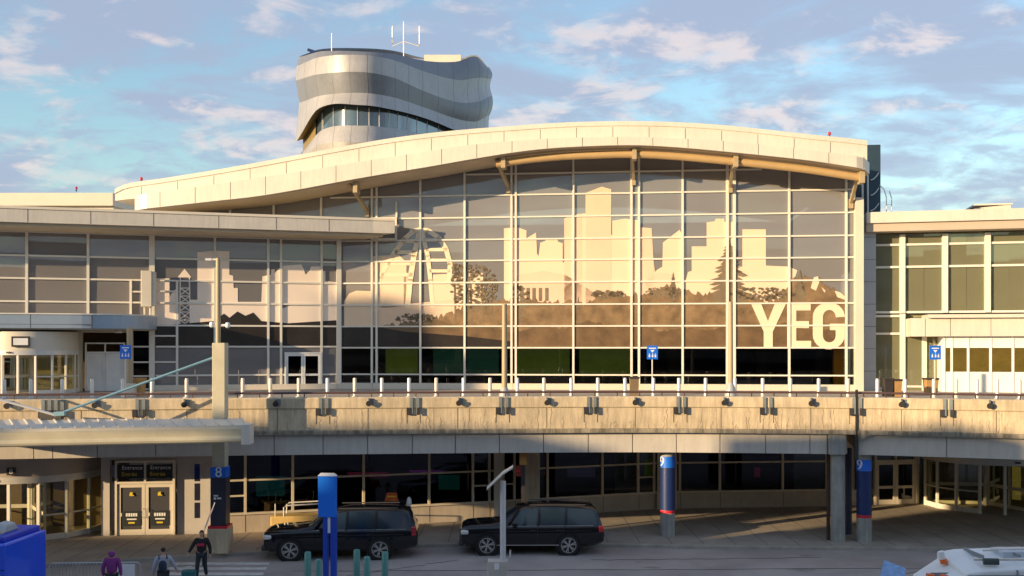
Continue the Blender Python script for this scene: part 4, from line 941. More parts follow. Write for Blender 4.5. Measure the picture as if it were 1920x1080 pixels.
bx = MB(); a = Vector(C(100, 39.2, 5.6)); bx.box(a.x-.5, a.x+.35, a.y-.12, a.y+.1, 5.4, 5.68); bx.build('cable_anchor', DARK, cpy)
cb = MB(); A = Vector(P(110, 776, 38.6))+Vector((15, -38, 0)); M_ = Vector(P(402, 670, 39.7))+Vector((15, -38, 0)); Lf = Vector(P(-120, 716, 37.6))+Vector((15, -38, 0))
cb.tube([A, M_], .048, 8); cb.tube([M_, M_+Vector((.45, 0, .02))], .09, 8); cb.bar(A-Vector((.15, 0, 0)), A+Vector((.25, 0, .02)), .2, .16); cbo = cb.build('cable', CABLE, cpy)
cb = MB(); cb.tube([A-Vector((.1, 0, .05)), Lf], .05, 8); cb.build('cable', STEEL, cpy)
ms = empty('mast', G(413, 39.7, .15), 0, 'square cream mast rising through the canopy beside the number 8 column sign', 'mast')
b = MB(); b.box(-.25, .25, -.25, .25, 0, ZC+(HY-643)*39.7/F-.15); b.build('shaft', mat('mast_cream', (.50, .46, .34), .6, 0, .12, 1.5), ms, bevel=.02)
b = MB(); b.box(-.40, .40, -.40, .40, 0, .98); b.build('concrete_base', CONC, ms, bevel=.03)
b = MB(); b.box(-.30, .30, -.29, .29, 1.08, 2.95); b.build('navy_wrap', mat('wrap_grey_navy', (.03, .03, .05), .5), ms)
b = MB(); b.box(-.38, .38, -.38, .38, .98, 1.075); b.build('red_band', RED, ms)
b = MB(); b.box(-.30, .30, -.30, .29, 2.955, 3.36); bs = b.build('blue_band', BLUE, ms); text('8', .56, WHITE, bs, (.02, -.305, 3.155), name='number')
b = MB(); b.box(-.17, .0, -.297, -.291, 2.22, 2.28); b.box(-.17, -.08, -.297, -.291, 2.10, 2.19); b.box(-.04, .12, -.297, -.291, 2.12, 2.18); b.build('small_print', WHITE, ms)

# lamp post above mast with cameras
lp_ = empty('lamp_post', P(409, 644, 40.2), 0, 'slim beige pole with two small cameras rising above the square mast', 'pole')
MB().tube([(0, 0, -.6), (0, 0, (644-484)*40.2/F)], .10, 10, .09).build('pole', PIPEC, lp_, smooth=True)
b = MB(); h_ = (644-487)*40.2/F; b.bar((-.42, 0, h_), (.1, 0, h_+.02), .07); b.tube([(-.5, 0, h_), (-.25, 0, h_)], .06, 8); b.build('top_arm', STEEL, lp_)
for sx, zz_ in ((-.25, (644-608)*40.2/F), (.38, (644-609)*40.2/F)):
    b = MB(); b.bar((0, 0, zz_), (sx, 0, zz_), .05); b.lathe([(.01, .10), (.08, .08), (.10, .0), (.10, -.04), (.08, -.10), (.01, -.14)], (sx, 0, zz_), 12); b.build('camera', WHITE, lp_, smooth=True)

# deck posts
def deckpost(px, y0, D, r, label, arm=False):
    p = G(px, D, 5.2); h_ = ZC+(HY-y0)*D/F-5.2; e = empty('lamp_post', p, 0, label, 'pole')
    MB().tube([(0, 0, 0), (0, 0, h_)], r, 10, r*.85).build('pole', PIPEC, e, smooth=True)
    MB().lathe([(r*2.2, 0), (r*2.4, .55), (r*1.6, .95), (r, 1.15)], n=12).build('base_cover', GREYP, e, smooth=True)
    return e
deckpost(946, 570, 46, .135, 'beige pole standing behind the parapet in the middle of the hall front')
deckpost(1370, 566, 52, .13, 'beige pole in front of the glass left of the YEG letters')
e = empty('post', G(243, 58.0, ZD), 0, 'round yellow-beige post under the upper left entrance canopy', 'post'); MB().tube([(0, 0, 0), (0, 0, 3.95)], .16, 12).build('shaft', PIPEC, e, smooth=True); MB().box(-.33, .33, -.33, .33, 0, .75).build('base', CREAM, e, bevel=.03)

# bollards on the deck
bproto = empty('bollard', (0, 0, 0), 0, 'white metal bollard in the row along the upper terminal pavement', 'bollard', 'white bollards along the upper pavement edge')
MB().lathe([(.10, 0), (.10, 1.02), (.085, 1.07), (.02, 1.09)], n=14).build('shaft', STEEL, bproto, smooth=True)
MB().lathe([(.19, 0), (.19, .04), (.12, .06)], n=14).build('base_plate', GREYP, bproto)
bpx = [8, 58, 117, 173, 230, 285, 350, 402, 455, 507, 560, 614, 665, 716, 767, 818, 869, 919, 970, 1020, 1071, 1121, 1172, 1225, 1273, 1323, 1378, 1430, 1482, 1535, 1590, 1645, 1697, 1751, 1793, 1832, 1870, 1912]
for i, px in enumerate(bpx):
    o = bproto if i == 0 else copy_tree(bproto); o.location = G(px, smoothtab(KT, px)-.2, ZD)
# blue signs on the deck
def bluesign(px, yt, D, label, wd=.62):
    p = G(px, D, ZD); zt_ = ZC+(HY-yt)*D/F-ZD; e = empty('sign_post', p, 0, label, 'sign')
    MB().tube([(0, 0, 0), (0, 0, zt_-.1)], .035, 8).build('post', STEEL, e)
    b = MB(); b.box(-wd/2, wd/2, -.06, -.03, zt_-.78, zt_); so_ = b.build('sign_panel', BLUE, e)
    b = MB()
    for x in (-.15, .12):
        b.lathe([(.001, 0), (.045, 0), (.045, .005)], (x, 0, 0), 10)
    ic = MB()
    for x in (-.16, .02, .18):
        ic.box(x-.05, x+.03, -.065, -.061, zt_-.66, zt_-.52); ic.box(x-.03, x+.01, -.065, -.061, zt_-.50, zt_-.45)
    ic.box(-.2, .2, -.065, -.061, zt_-.18, zt_-.12); ic.wallpoly([(-.12, zt_-.25), (.12, zt_-.25), (.0, zt_-.40)], -.065)
    ic.build('sign_symbols', WHITE, so_); return e
bluesign(236, 647, 57.0, 'small blue sign at the upper left entrance beside the beige post', .62)
bluesign(1223, 648, 57.8, 'small blue sign on a pole in front of the middle of the hall glass')
bluesign(1753, 648, 56.6, 'small blue sign on a pole in front of the right wing entrance')
# bins
TANB = mat('bin_tan', (.42, .24, .09), .6, 0, .15, 3)
def bin_(px, D, h_, wd, m, label):
    e = empty('waste_bin', G(px, D, ZD), 0, label, 'bin'); MB().loft([[(s1*wd/2*k, s2*.3*k, z) for s1, s2 in ((-1, -1), (1, -1), (1, 1), (-1, 1))] for k, z in ((.85, 0), (1, h_*.9))]).build('body', m, e)
    MB().box(-wd/2-.03, wd/2+.03, -.34, .34, h_*.9, h_).build('lid', DARK, e)
bin_(1664, 58, 1.05, .5, DARK, 'dark waste bin on the upper pavement right of the hall corner')
bin_(1681, 58, 1.0, .42, TANB, 'tan waste bin close beside the dark bin right of the hall corner')
bin_(1745, 60, 1.0, .7, TANB, 'tan waste bin behind the blue sign at the right wing')
bin_(1189, 59, 1.1, .5, mat('bin_brown', (.20, .14, .08), .6), 'brown waste bin at the foot of the middle hall mullion')
e = empty('planter', G(263, 58.5, ZD), 0, 'tan tapered planter right of the beige post at upper left', 'planter'); MB().lathe([(.22, 0), (.36, 1.0), (.40, 1.05), (.34, 1.05), (.3, .95)], n=14).build('pot', mat('planter_ochre', (.55, .33, .12), .6), e, smooth=True)

# ------------------------------------------------------------------ cars
def make_suv(name, label, style=0):
    Ln = 5.7; e = empty(name, (0, 0, 0), 0, label, 'car')
    # local x: front at -Ln/2, rear at +Ln/2 ; y side
    # stations: x, bottom, belt, top, halfwidth body, halfwidth roof, hood(1)/cabin
    if style == 0:
        st_ = [(-2.86, .62, .92, .98, .62, .60), (-2.80, .42, 1.00, 1.06, .86, .80), (-2.62, .34, 1.06, 1.13, .97, .86), (-2.2, .34, 1.10, 1.18, 1.01, .88), (-1.62, .34, 1.12, 1.21, 1.02, .86), (-1.20, .34, 1.14, 1.26, 1.02, .82),
               (-.62, .33, 1.15, 1.72, 1.02, .74), (-.30, .33, 1.15, 1.86, 1.02, .76), (.3, .33, 1.15, 1.92, 1.02, .78), (.95, .33, 1.15, 1.93, 1.02, .78), (1.75, .33, 1.16, 1.91, 1.02, .77), (2.30, .36, 1.17, 1.88, 1.00, .76), (2.52, .40, 1.17, 1.80, .98, .74), (2.74, .45, 1.12, 1.30, .95, .84), (2.84, .52, .95, 1.0, .88, .8)]
    else:
        st_ = [(-2.84, .60, .94, 1.02, .66, .60), (-2.78, .42, 1.02, 1.10, .88, .80), (-2.60, .34, 1.08, 1.16, .97, .86), (-2.2, .34, 1.11, 1.20, 1.01, .88), (-1.62, .34, 1.12, 1.23, 1.01, .86), (-1.30, .34, 1.13, 1.28, 1.01, .82),
               (-.66, .33, 1.14, 1.74, 1.01, .73), (-.34, .33, 1.14, 1.88, 1.01, .75), (.3, .33, 1.15, 1.94, 1.01, .77), (.95, .33, 1.15, 1.94, 1.01, .77), (1.75, .33, 1.16, 1.91, 1.01, .76), (2.38, .36, 1.17, 1.86, .99, .76), (2.56, .40, 1.18, 1.74, .97, .76), (2.72, .45, 1.12, 1.28, .95, .84), (2.82, .52, .95, 1.0, .88, .8)]
    rings = []
    for (x, zb0, zw, zt0, hw, hr) in st_:
        mb_ = (zb0+zw)/2
        half = [(0, zb0), (hw*.82, zb0), (hw*.97, zb0+.10), (hw, mb_), (hw*.985, zw-.06), (hw*.955, zw), (hr+(hw*.955-hr)*.12, zt0-.10 if zt0-zw > .3 else zt0-.02), (hr*.9, zt0-.02 if zt0-zw > .3 else zt0), (hr*.55, zt0+.015), (0, zt0+.025)]
        rg = [(x, y, z) for y, z in half]+[(x, -y, z) for y, z in reversed(half[1:-1])]
        rings.append(rg)
    nr = len(rings[0]); vs = [p for r_ in rings for p in r_]
    body, gls = [], []
    for i in range(len(rings)-1):
        for k in range(nr):
            k2 = (k+1) % nr; f_ = (i*nr+k, i*nr+k2, (i+1)*nr+k2, (i+1)*nr+k)
            side = k in (5, 12)            # side window strip
            isg = (side and 6 <= i <= 11) or (i in (5,) and k in (7, 8, 9, 10)) or (i == 12 and k in (6, 7, 8, 9, 10, 11))
            (gls if isg else body).append(f_)
    body.append(tuple(range(nr))); body.append(tuple((len(rings)-1)*nr+k for k in range(nr)))
    bo = MB(); bo.v = vs; bo.f = body; bod = bo.build('body', CARP, e, smooth=True)
    gb = MB(); gb.v = vs; gb.f = gls; gb.build('windows', CARG, e, smooth=True)
    # pillars and trim lines
    pi = MB()
    for sx in (1, -1):
        for x in (.22, 1.28):
            pi.bar((x, sx*.985, 1.15), (x+.03, sx*.80, 1.86), .07, .03)
        pi.bar((-.98, sx*.97, 1.16), (-.52, sx*.77, 1.80), .08, .05)
    pi.build('pillars', CARP, bod)
    tr_ = MB()
    for sx in (1, -1):
        tr_.bar((-1.0, sx*.985, 1.155), (2.4, sx*.985, 1.175), .02, .022)
        tr_.bar((-1.5, sx*1.02, .42), (1.55, sx*1.02, .42), .03, .03) if style == 1 else None
    tr_.build('chrome_trim', CHROME, e)
    dj = MB()
    for sx in (1, -1):
        for x in (-1.02, .2, 1.22): dj.bar((x, sx*1.022, .45), (x, sx*1.005, 1.12), .012, .012)
        for x in (.02, 1.05): dj.bar((x-.1, sx*1.03, .98), (x+.1, sx*1.03, .98), .03, .035)
        dj.bar((-1.75, sx*1.03, .95), (2.3, sx*1.03, .97), .012, .02)
    dj.build('door_lines', mat('car_gap', (.03, .03, .035), .4), bod)
    for sx in (1, -1):
        b = MB(); b.bar((-.72, sx*.98, 1.20), (-.66, sx*1.22, 1.24), .16, .135); b.build('mirror', CARP, e, bevel=.02)
        b = MB(); b.loft([[(-.1, sx*.70, 1.93), (-.1, sx*.73, 1.93), (-.1, sx*.715, 1.97)], [(2.1, sx*.68, 1.93), (2.1, sx*.71, 1.93), (2.1, sx*.695, 1.97)]]); b.build('roof_rail', DARK, e)
        b = MB(); b.box(-2.82, -2.50, min(sx*.62, sx*.985), max(sx*.62, sx*.985), .82, 1.0); b.build('headlight', LAMPG, e, bevel=.05)
        b = MB(); b.box(2.60, 2.79, min(sx*.80, sx*.975), max(sx*.84, sx*.972), .90, 1.26 if style == 0 else 1.16); b.build('tail_light', TAIL, e, bevel=.04)
    b = MB(); b.box(-2.885, -2.80, -.60, .60, .62, 1.0)
    b.build('grille', CHROME if style == 0 else mat('dark_chrome', (.2, .2, .2), .25, .9), e, bevel=.03)
    b = MB(); b.box(-2.90, -2.7, -.86, .86, .36, .55); b.build('front_bumper', DARK, e, bevel=.04)
    for wx in (-1.83, 1.45) if style == 0 else (-1.78, 1.42):
        for sx in (1, -1):
            ww = empty('wheel', (wx, sx*.90, .41), 0); ww.parent = e
            ac = MB(); ac.tube([(0, -sx*.0, 0), (0, sx*.132, 0)], .50, 28); a_ = ac.build('wheel_arch', mat('arch_black', (.006, .006, .006), .9), ww)
            ty = MB(); pr = [(.30, -.12), (.38, -.13), (.41, -.08), (.41, .08), (.38, .145), (.31, .15), (.30, .12)]
            rg = [[(r_*math.cos(t_), sx*y_, r_*math.sin(t_)) for r_, y_ in pr] for t_ in [2*math.pi*k/32 for k in range(33)]]
            ty.loft(rg, True, False); ty.build('tyre', TYRE, ww, smooth=True)
            rm = MB(); rg = [[(r_*math.cos(t_), sx*y_, r_*math.sin(t_)) for r_, y_ in ((.31, .12), (.30, .15), (.275, .15), (.265, .10))] for t_ in [2*math.pi*k/32 for k in range(33)]]
            rm.loft(rg, True, False)
            for k in range(6):
                t_ = k*math.pi/3+.3
                for dt in (-.14, .14): rm.bar((.05*math.cos(t_), sx*.135, .05*math.sin(t_)), (.28*math.cos(t_+dt), sx*.14, .28*math.sin(t_+dt)), .03, .042)
            rm.tube([(0, sx*.10, 0), (0, sx*.15, 0)], .065, 12); rm.build('rim', mat('alloy', (.55, .54, .53), .3, .8), ww)
            bk_ = MB(); bk_.tube([(0, sx*.05, 0), (0, sx*.136, 0)], .29, 24); bk_.build('brake', mat('brake_dark', (.012, .012, .013), .7), ww)
    return e
s1 = make_suv('parked_car', 'black SUV parked behind the blue sign pylon with chrome grille lit gold', 0)
s1.location = G(643, 39.85); s1.rotation_euler = (0, 0, R(3.5)); s1.scale = (1.04, 1, 1)
s2_ = make_suv('parked_car', 'black SUV parked behind the thin solar-topped post with red tail light', 1)
s2_.location = G(997, 40.75); s2_.rotation_euler = (0, 0, R(0.5))

# ------------------------------------------------------------------ street furniture in the foreground
for i, (px, yt) in enumerate(((577, 1034), (597, 1048), (669, 1030), (688, 1043), (722, 1034))):
    D = 7.15*F/(yt-HY)
    b = MB().lathe([(.115, 0), (.115, 1.0), (.09, 1.04), (.02, 1.05)], n=18).build('bollard', TEAL, None, smooth=True)
    b.location = G(px, D)
    tag(b, ['green bollard just left of the blue sign pylon, the taller of the two there', 'green bollard nearer the camera beside the left leg of the blue pylon', 'green bollard right of the pylon, leftmost and tallest of three there', 'short green bollard nearest the camera right of the pylon', 'rightmost green bollard in front of the SUV rear wheel'][i], 'bollard', 'green bollards by the blue pylon')
# blue pylon sign
py_ = empty('pylon_sign', G(614, 33.0), R(-8), 'tall blue sign pylon on two blue legs in front of the left SUV', 'sign')
zt_, zm = ZC-(892-HY)*33/F, ZC-(969-HY)*33/F
b = MB(); b.box(-.29, .29, -.10, .12, zm, zt_); b.build('sign_panel', mat('pylon_blue', (.0, .17, .80), .35, 0, .04, coat=.3), py_, bevel=.012)
b = MB(); b.loft([[(-.30, -.12, zt_), (.30, -.12, zt_), (.30, .14, zt_), (-.30, .14, zt_)], [(-.22, -.02, zt_+.09), (.22, -.02, zt_+.09), (.22, .03, zt_+.09), (-.22, .03, zt_+.09)]]); b.build('cap', STEEL, py_)
for x0, x1 in ((-.13, .02), (.12, .30)): MB().box(x0, x1, -.07, .09, 0, zm).build('leg', mat('leg_blue', (.01, .06, .45), .35, 0, .05), py_)
MB().box(.02, .119, -.05, .0, zm-.52, zm-.005).build('notice_plate', WHITE, py_)
# solar post
sp_ = empty('solar_post', G(943, 33.2), 0, 'thin white post with tilted solar panel and grey cabinet at its foot', 'post')
MB().tube([(0, 0, .5), (0, 0, ZC-(902-HY)*33.2/F)], .095, 12).build('post', mat('post_white', (.62, .60, .60), .4, 0, .08), sp_, smooth=True)
b = MB(); x0, x1 = (913-943)*33.2/F, (962-943)*33.2/F; za, zb3 = ZC-(917-HY)*33.2/F, ZC-(876-HY)*33.2/F
b.loft([[(x0, -.35, za), (x0, .35, za), (x0, .35, za+.04), (x0, -.35, za+.04)], [(x0+.52, -.35, za+.50), (x0+.52, .35, za+.50), (x0+.52, .35, za+.55), (x0+.52, -.35, za+.55)], [(x1, -.3, zb3), (x1, .3, zb3), (x1, .3, zb3+.04), (x1, -.3, zb3+.04)]]); b.build('solar_panel', STEEL, sp_)
b = MB(); b.box(-.50, .14, -.25, .25, 0, ZC-(1050-HY)*33.2/F); b.build('cabinet', mat('cabinet_beige', (.52, .47, .42), .5, 0, .08), sp_, bevel=.02)
b = MB(); b.box(-.28, -.12, -.262, -.252, .95, 1.15); b.build('cabinet_label', WHITE, sp_); b = MB(); b.tube([(.14, -.05, 1.2), (.24, -.05, 1.35), (.24, -.05, 1.55)], .03, 6); b.build('conduit', STEEL, sp_)
# crowd barrier
cbr = empty('crowd_barrier', G(178, 33.4), R(3), 'grey steel crowd barrier with a white banner behind the purple-hooded person', 'barrier')
b = MB(); Lb = 1.48; b.tube([(-Lb, 0, .05), (-Lb, 0, .98), (-Lb+.1, 0, 1.08), (Lb-.1, 0, 1.08), (Lb, 0, .98), (Lb, 0, .05)], .022, 8); b.tube([(-Lb, 0, .2), (Lb, 0, .2)], .018, 6); b.build('frame', SILV, cbr, smooth=True)
b = MB()
for i in range(26): x = -Lb+.11*(i+1); b.bar((x, 0, .2), (x, 0, 1.07), .014)
b.build('bars', SILV, cbr)
MB().box(.68, 1.3, -.03, -.022, .15, 1.03).build('banner', WHITE, cbr)
b = MB()
for sx in (-1, 1): b.bar((sx*1.1, -.3, .02), (sx*1.1, .3, .02), .04, .03)
b.build('feet', SILV, cbr)
# yellow cart behind left SUV
ct = empty('luggage_cart', G(562, 42.7, .15), R(4), 'yellow-lit utility cart with tube handrails behind the left SUV', 'cart')
MB().box(-1.15, .9, -.45, .45, .35, .98).build('body', mat('cart_yellow', (.62, .42, .14), .6, 0, .15, 2), ct, bevel=.04)
b = MB(); 
for y in (-.4, .4): b.tube([(-.6, y, .95), (-.6, y, 1.35), (-.5, y, 1.42), (.9, y, 1.48), (.9, y, .95)], .03, 8)
b.tube([(-.95, -.4, .95), (-.95, -.4, 1.5)], .025, 6); b.build('handrail', STEEL, ct)
for x in (-.8, .6):
    for y in (-.42, .42): MB().tube([(x, y-.05, .18), (x, y+.05, .18)], .18, 14).build('wheel', TYRE, ct)
o = empty('warning_sign', G(734, 43.6, .15), 0, 'orange sign showing above the roof of the left SUV', 'sign'); MB().loft([[(-.30, 0, 1.40), (.30, 0, 1.40), (.30, .05, 1.40), (-.30, .05, 1.40)], [(-.20, 0, 1.76), (.22, 0, 1.76), (.22, .05, 1.76), (-.20, .05, 1.76)]]).build('panel', mat('sign_orange', (.60, .12, .03), .5, 0, .3, 6), o); MB().bar((0, .03, 0), (0, .03, 1.42), .05).build('stand', DARK, o); b = MB(); b.box(-.18, .2, -.006, -.001, 1.58, 1.63); b.build('stripe', YELL, o)
o = empty('traffic_cone', G(767, 43.5, .15), 0, 'white-topped slim marker post behind the rear of the left SUV', 'marker'); MB().lathe([(.09, 0), (.08, 1.3), (.12, 1.32), (.09, 1.52), (.03, 1.6)], n=12).build('body', WHITE, o, smooth=True)

# ------------------------------------------------------------------ blue truck, lower left
tk = empty('truck', G(20, 29.5), R(-3), 'bright blue box-bodied truck cut off by the lower left corner', 'truck')
TB = mat('truck_blue', (.01, .09, .78), .3, 0, .05, coat=.6)
b = MB(); z1 = ZC-(1005-HY)*29.5/F; b.box(-2.6, .50, -1.2, 1.1, .6, z1); b.build('body', TB, tk, bevel=.06)
b = MB(); b.box(-2.6, .36, -1.0, 1.0, z1-.01, z1+.16); b.build('roof_section', mat('truck_roof_violet', (.03, .05, .5), .4, 0, .1), tk, bevel=.05)
b = MB(); b.box(-1.0, -.28, -.9, -.2, z1+.23, z1+.42); b.build('roof_unit', TB, tk, bevel=.05)
b = MB()
for x in (-.75, -.1, .3): b.box(x-.01, x+.01, -1.206, -1.19, .7, z1-.1)
b.box(-2.5, .48, -1.205, -1.19, z1-.75, z1-.72); b.build('panel_seams', mat('truck_seam', (.003, .02, .25), .4), tk)
b = MB(); b.tube([(-.15, -1.205, z1-.36), (-.15, -1.24, z1-.36)], .045, 10); b.build('marker_lamp', mat('lamp_red', (.8, .02, .03), .3, emit=(1, .05, .05, 1.5)), tk)
b = MB(); b.tube([(-.02, -1.0, z1+.0), (.08, -1.05, z1+.18), (.2, -.9, z1+.30)], .04, 8); b.build('strap', YELL, tk)
b = MB(); b.loft([[(-.4, -.6, z1+.15), (.12, -.6, z1+.15), (.12, .3, z1+.15), (-.4, .3, z1+.15)], [(-.2, -.4, z1+.45), (.08, -.4, z1+.40), (.08, .1, z1+.40), (-.2, .1, z1+.45)]]); b.build('grey_cover', GREYP, tk, bevel=.06)
for x in (-1.8, .2):
    b = MB(); b.tube([(x, -1.15, .45), (x, -.85, .45)], .45, 20); b.build('wheel', TYRE, tk)

# ------------------------------------------------------------------ white service truck with beacons and solar trailer, lower right
vt = empty('service_truck', G(1870, 27.5), R(2), 'white service truck roof with orange beacons cut off by the lower right corner', 'truck')
zr = ZC-(1043-HY)*27.5/F
b = MB(); b.loft([[(-1.25, -.75, .7), (-1.25, -.75, zr-.32), (-1.25, .95, zr-.05), (-1.25, .95, .7)], [(-.75, -.8, .7), (-.75, -.8, zr-.22), (-.75, 1.0, zr+.02), (-.75, 1.0, .7)], [(1.8, -.8, .7), (1.8, -.8, zr-.10), (1.8, 1.0, zr+.08), (1.8, 1.0, .7)]]); b.build('cab', WHITE, vt, bevel=.06)
b = MB(); b.loft([[(-2.0, -.7, .6), (-2.0, -.7, zr-.75), (-2.0, .8, zr-.65), (-2.0, .8, .6)], [(-1.22, -.72, .6), (-1.22, -.72, zr-.36), (-1.22, .9, zr-.20), (-1.22, .9, .6)]]); b.build('bonnet', WHITE, vt, bevel=.05)
b = MB(); b.box(-.9, -.15, -.86, -.81, zr-.75, zr-.36); b.box(.35, .9, -.86, -.81, zr-.75, zr-.36); b.build('windows', CARG, vt, bevel=.02)
b = MB(); b.bar((-.8, -.3, zr-.02), (1.2, -.6, zr+.02), .06); b.bar((-.2, .4, zr+.08), (1.3, .4, zr+.12), .05); b.build('roof_rack', STEEL, vt)
b = MB(); b.box(-1.2, 1.8, -.83, -.79, zr-.36, zr-.33); b.box(.1, .13, -.84, -.79, .8, zr-.2); b.box(-.5, -.47, -.2, .9, zr-.05, zr+.07); b.box(.5, .53, -.2, .9, zr, zr+.085); b.box(-1.9, -1.3, -.15, -.12, zr-.60, zr-.40); b.build('panel_joints', mat('truck_joint', (.22, .24, .26), .5), vt)
b = MB(); b.box(.2, 1.1, .1, .8, zr-.14, zr+.10); b.build('roof_hatch', mat('hatch_grey', (.50, .55, .60), .4), vt, bevel=.03)
b = MB(); b.tube([(-.62, -.45, zr-.04), (-.25, -.55, zr-.03)], .09, 10); b.build('dark_vent', mat('dark_green_vent', (.04, .06, .05), .5), vt)
for i, (x, y, z) in enumerate(((-1.30, .1, zr-.22), (-1.14, .05, zr-.30), (-1.95, -.2, zr-.46), (-1.72, -.5, zr-.42), (-1.60, -.45, zr-.52), (-1.30, -.6, zr-.60), (-.98, -.8, zr-.62))):
    if i < 2: continue
    b = MB(); b.tube([(x-.08, y, z), (x+.1, y, z-.03)], .07, 10); b.build('beacon', ORANGE, vt)
b = MB(); b.tube([(-1.42, .3, zr+.08), (-1.36, .3, zr-.14)], .085, 12); q = b.build('marker_tube', WHITE, vt); b = MB(); b.tube([(-1.36, .3, zr-.12), (-1.33, .3, zr-.24)], .10, 12); b.build('beacon', ORANGE, vt)
for x in (-1.5, 1.2):
    b = MB(); b.tube([(x, -.85, .42), (x, -.6, .42)], .42, 20); b.build('wheel', TYRE, vt)
st5 = empty('solar_trailer', G(1668, 28.5), 0, 'pale blue solar panel tilted on a trailer left of the white truck', 'trailer')
b = MB(); z0 = ZC-(1085-HY)*28.5/F; z1 = ZC-(1052-HY)*28.5/F
b.add([(-.50, -.5, z0), (.1, -.75, z0-.15), (.42, -.1, z1-.18), (-.10, .15, z1), (-.50, -.45, z0-.05), (.1, -.70, z0-.2), (.42, -.05, z1-.23), (-.10, .2, z1-.05)], [(0, 1, 2, 3), (7, 6, 5, 4), (0, 4, 5, 1), (1, 5, 6, 2), (2, 6, 7, 3), (3, 7, 4, 0)]); b.build('solar_panel', mat('pv_blue', (.20, .36, .62), .3, 0, .25, 8, coat=.5), st5)
b = MB(); b.bar((0, 0, 0), (0, 0, z0), .1); b.box(-.6, .9, -.5, .5, .35, .7); b.build('trailer_frame', WHITE, st5)
for y in (-.6, .5): MB().tube([(.1, y, .3), (.1, y+.12, .3)], .3, 16).build('wheel', TYRE, st5)

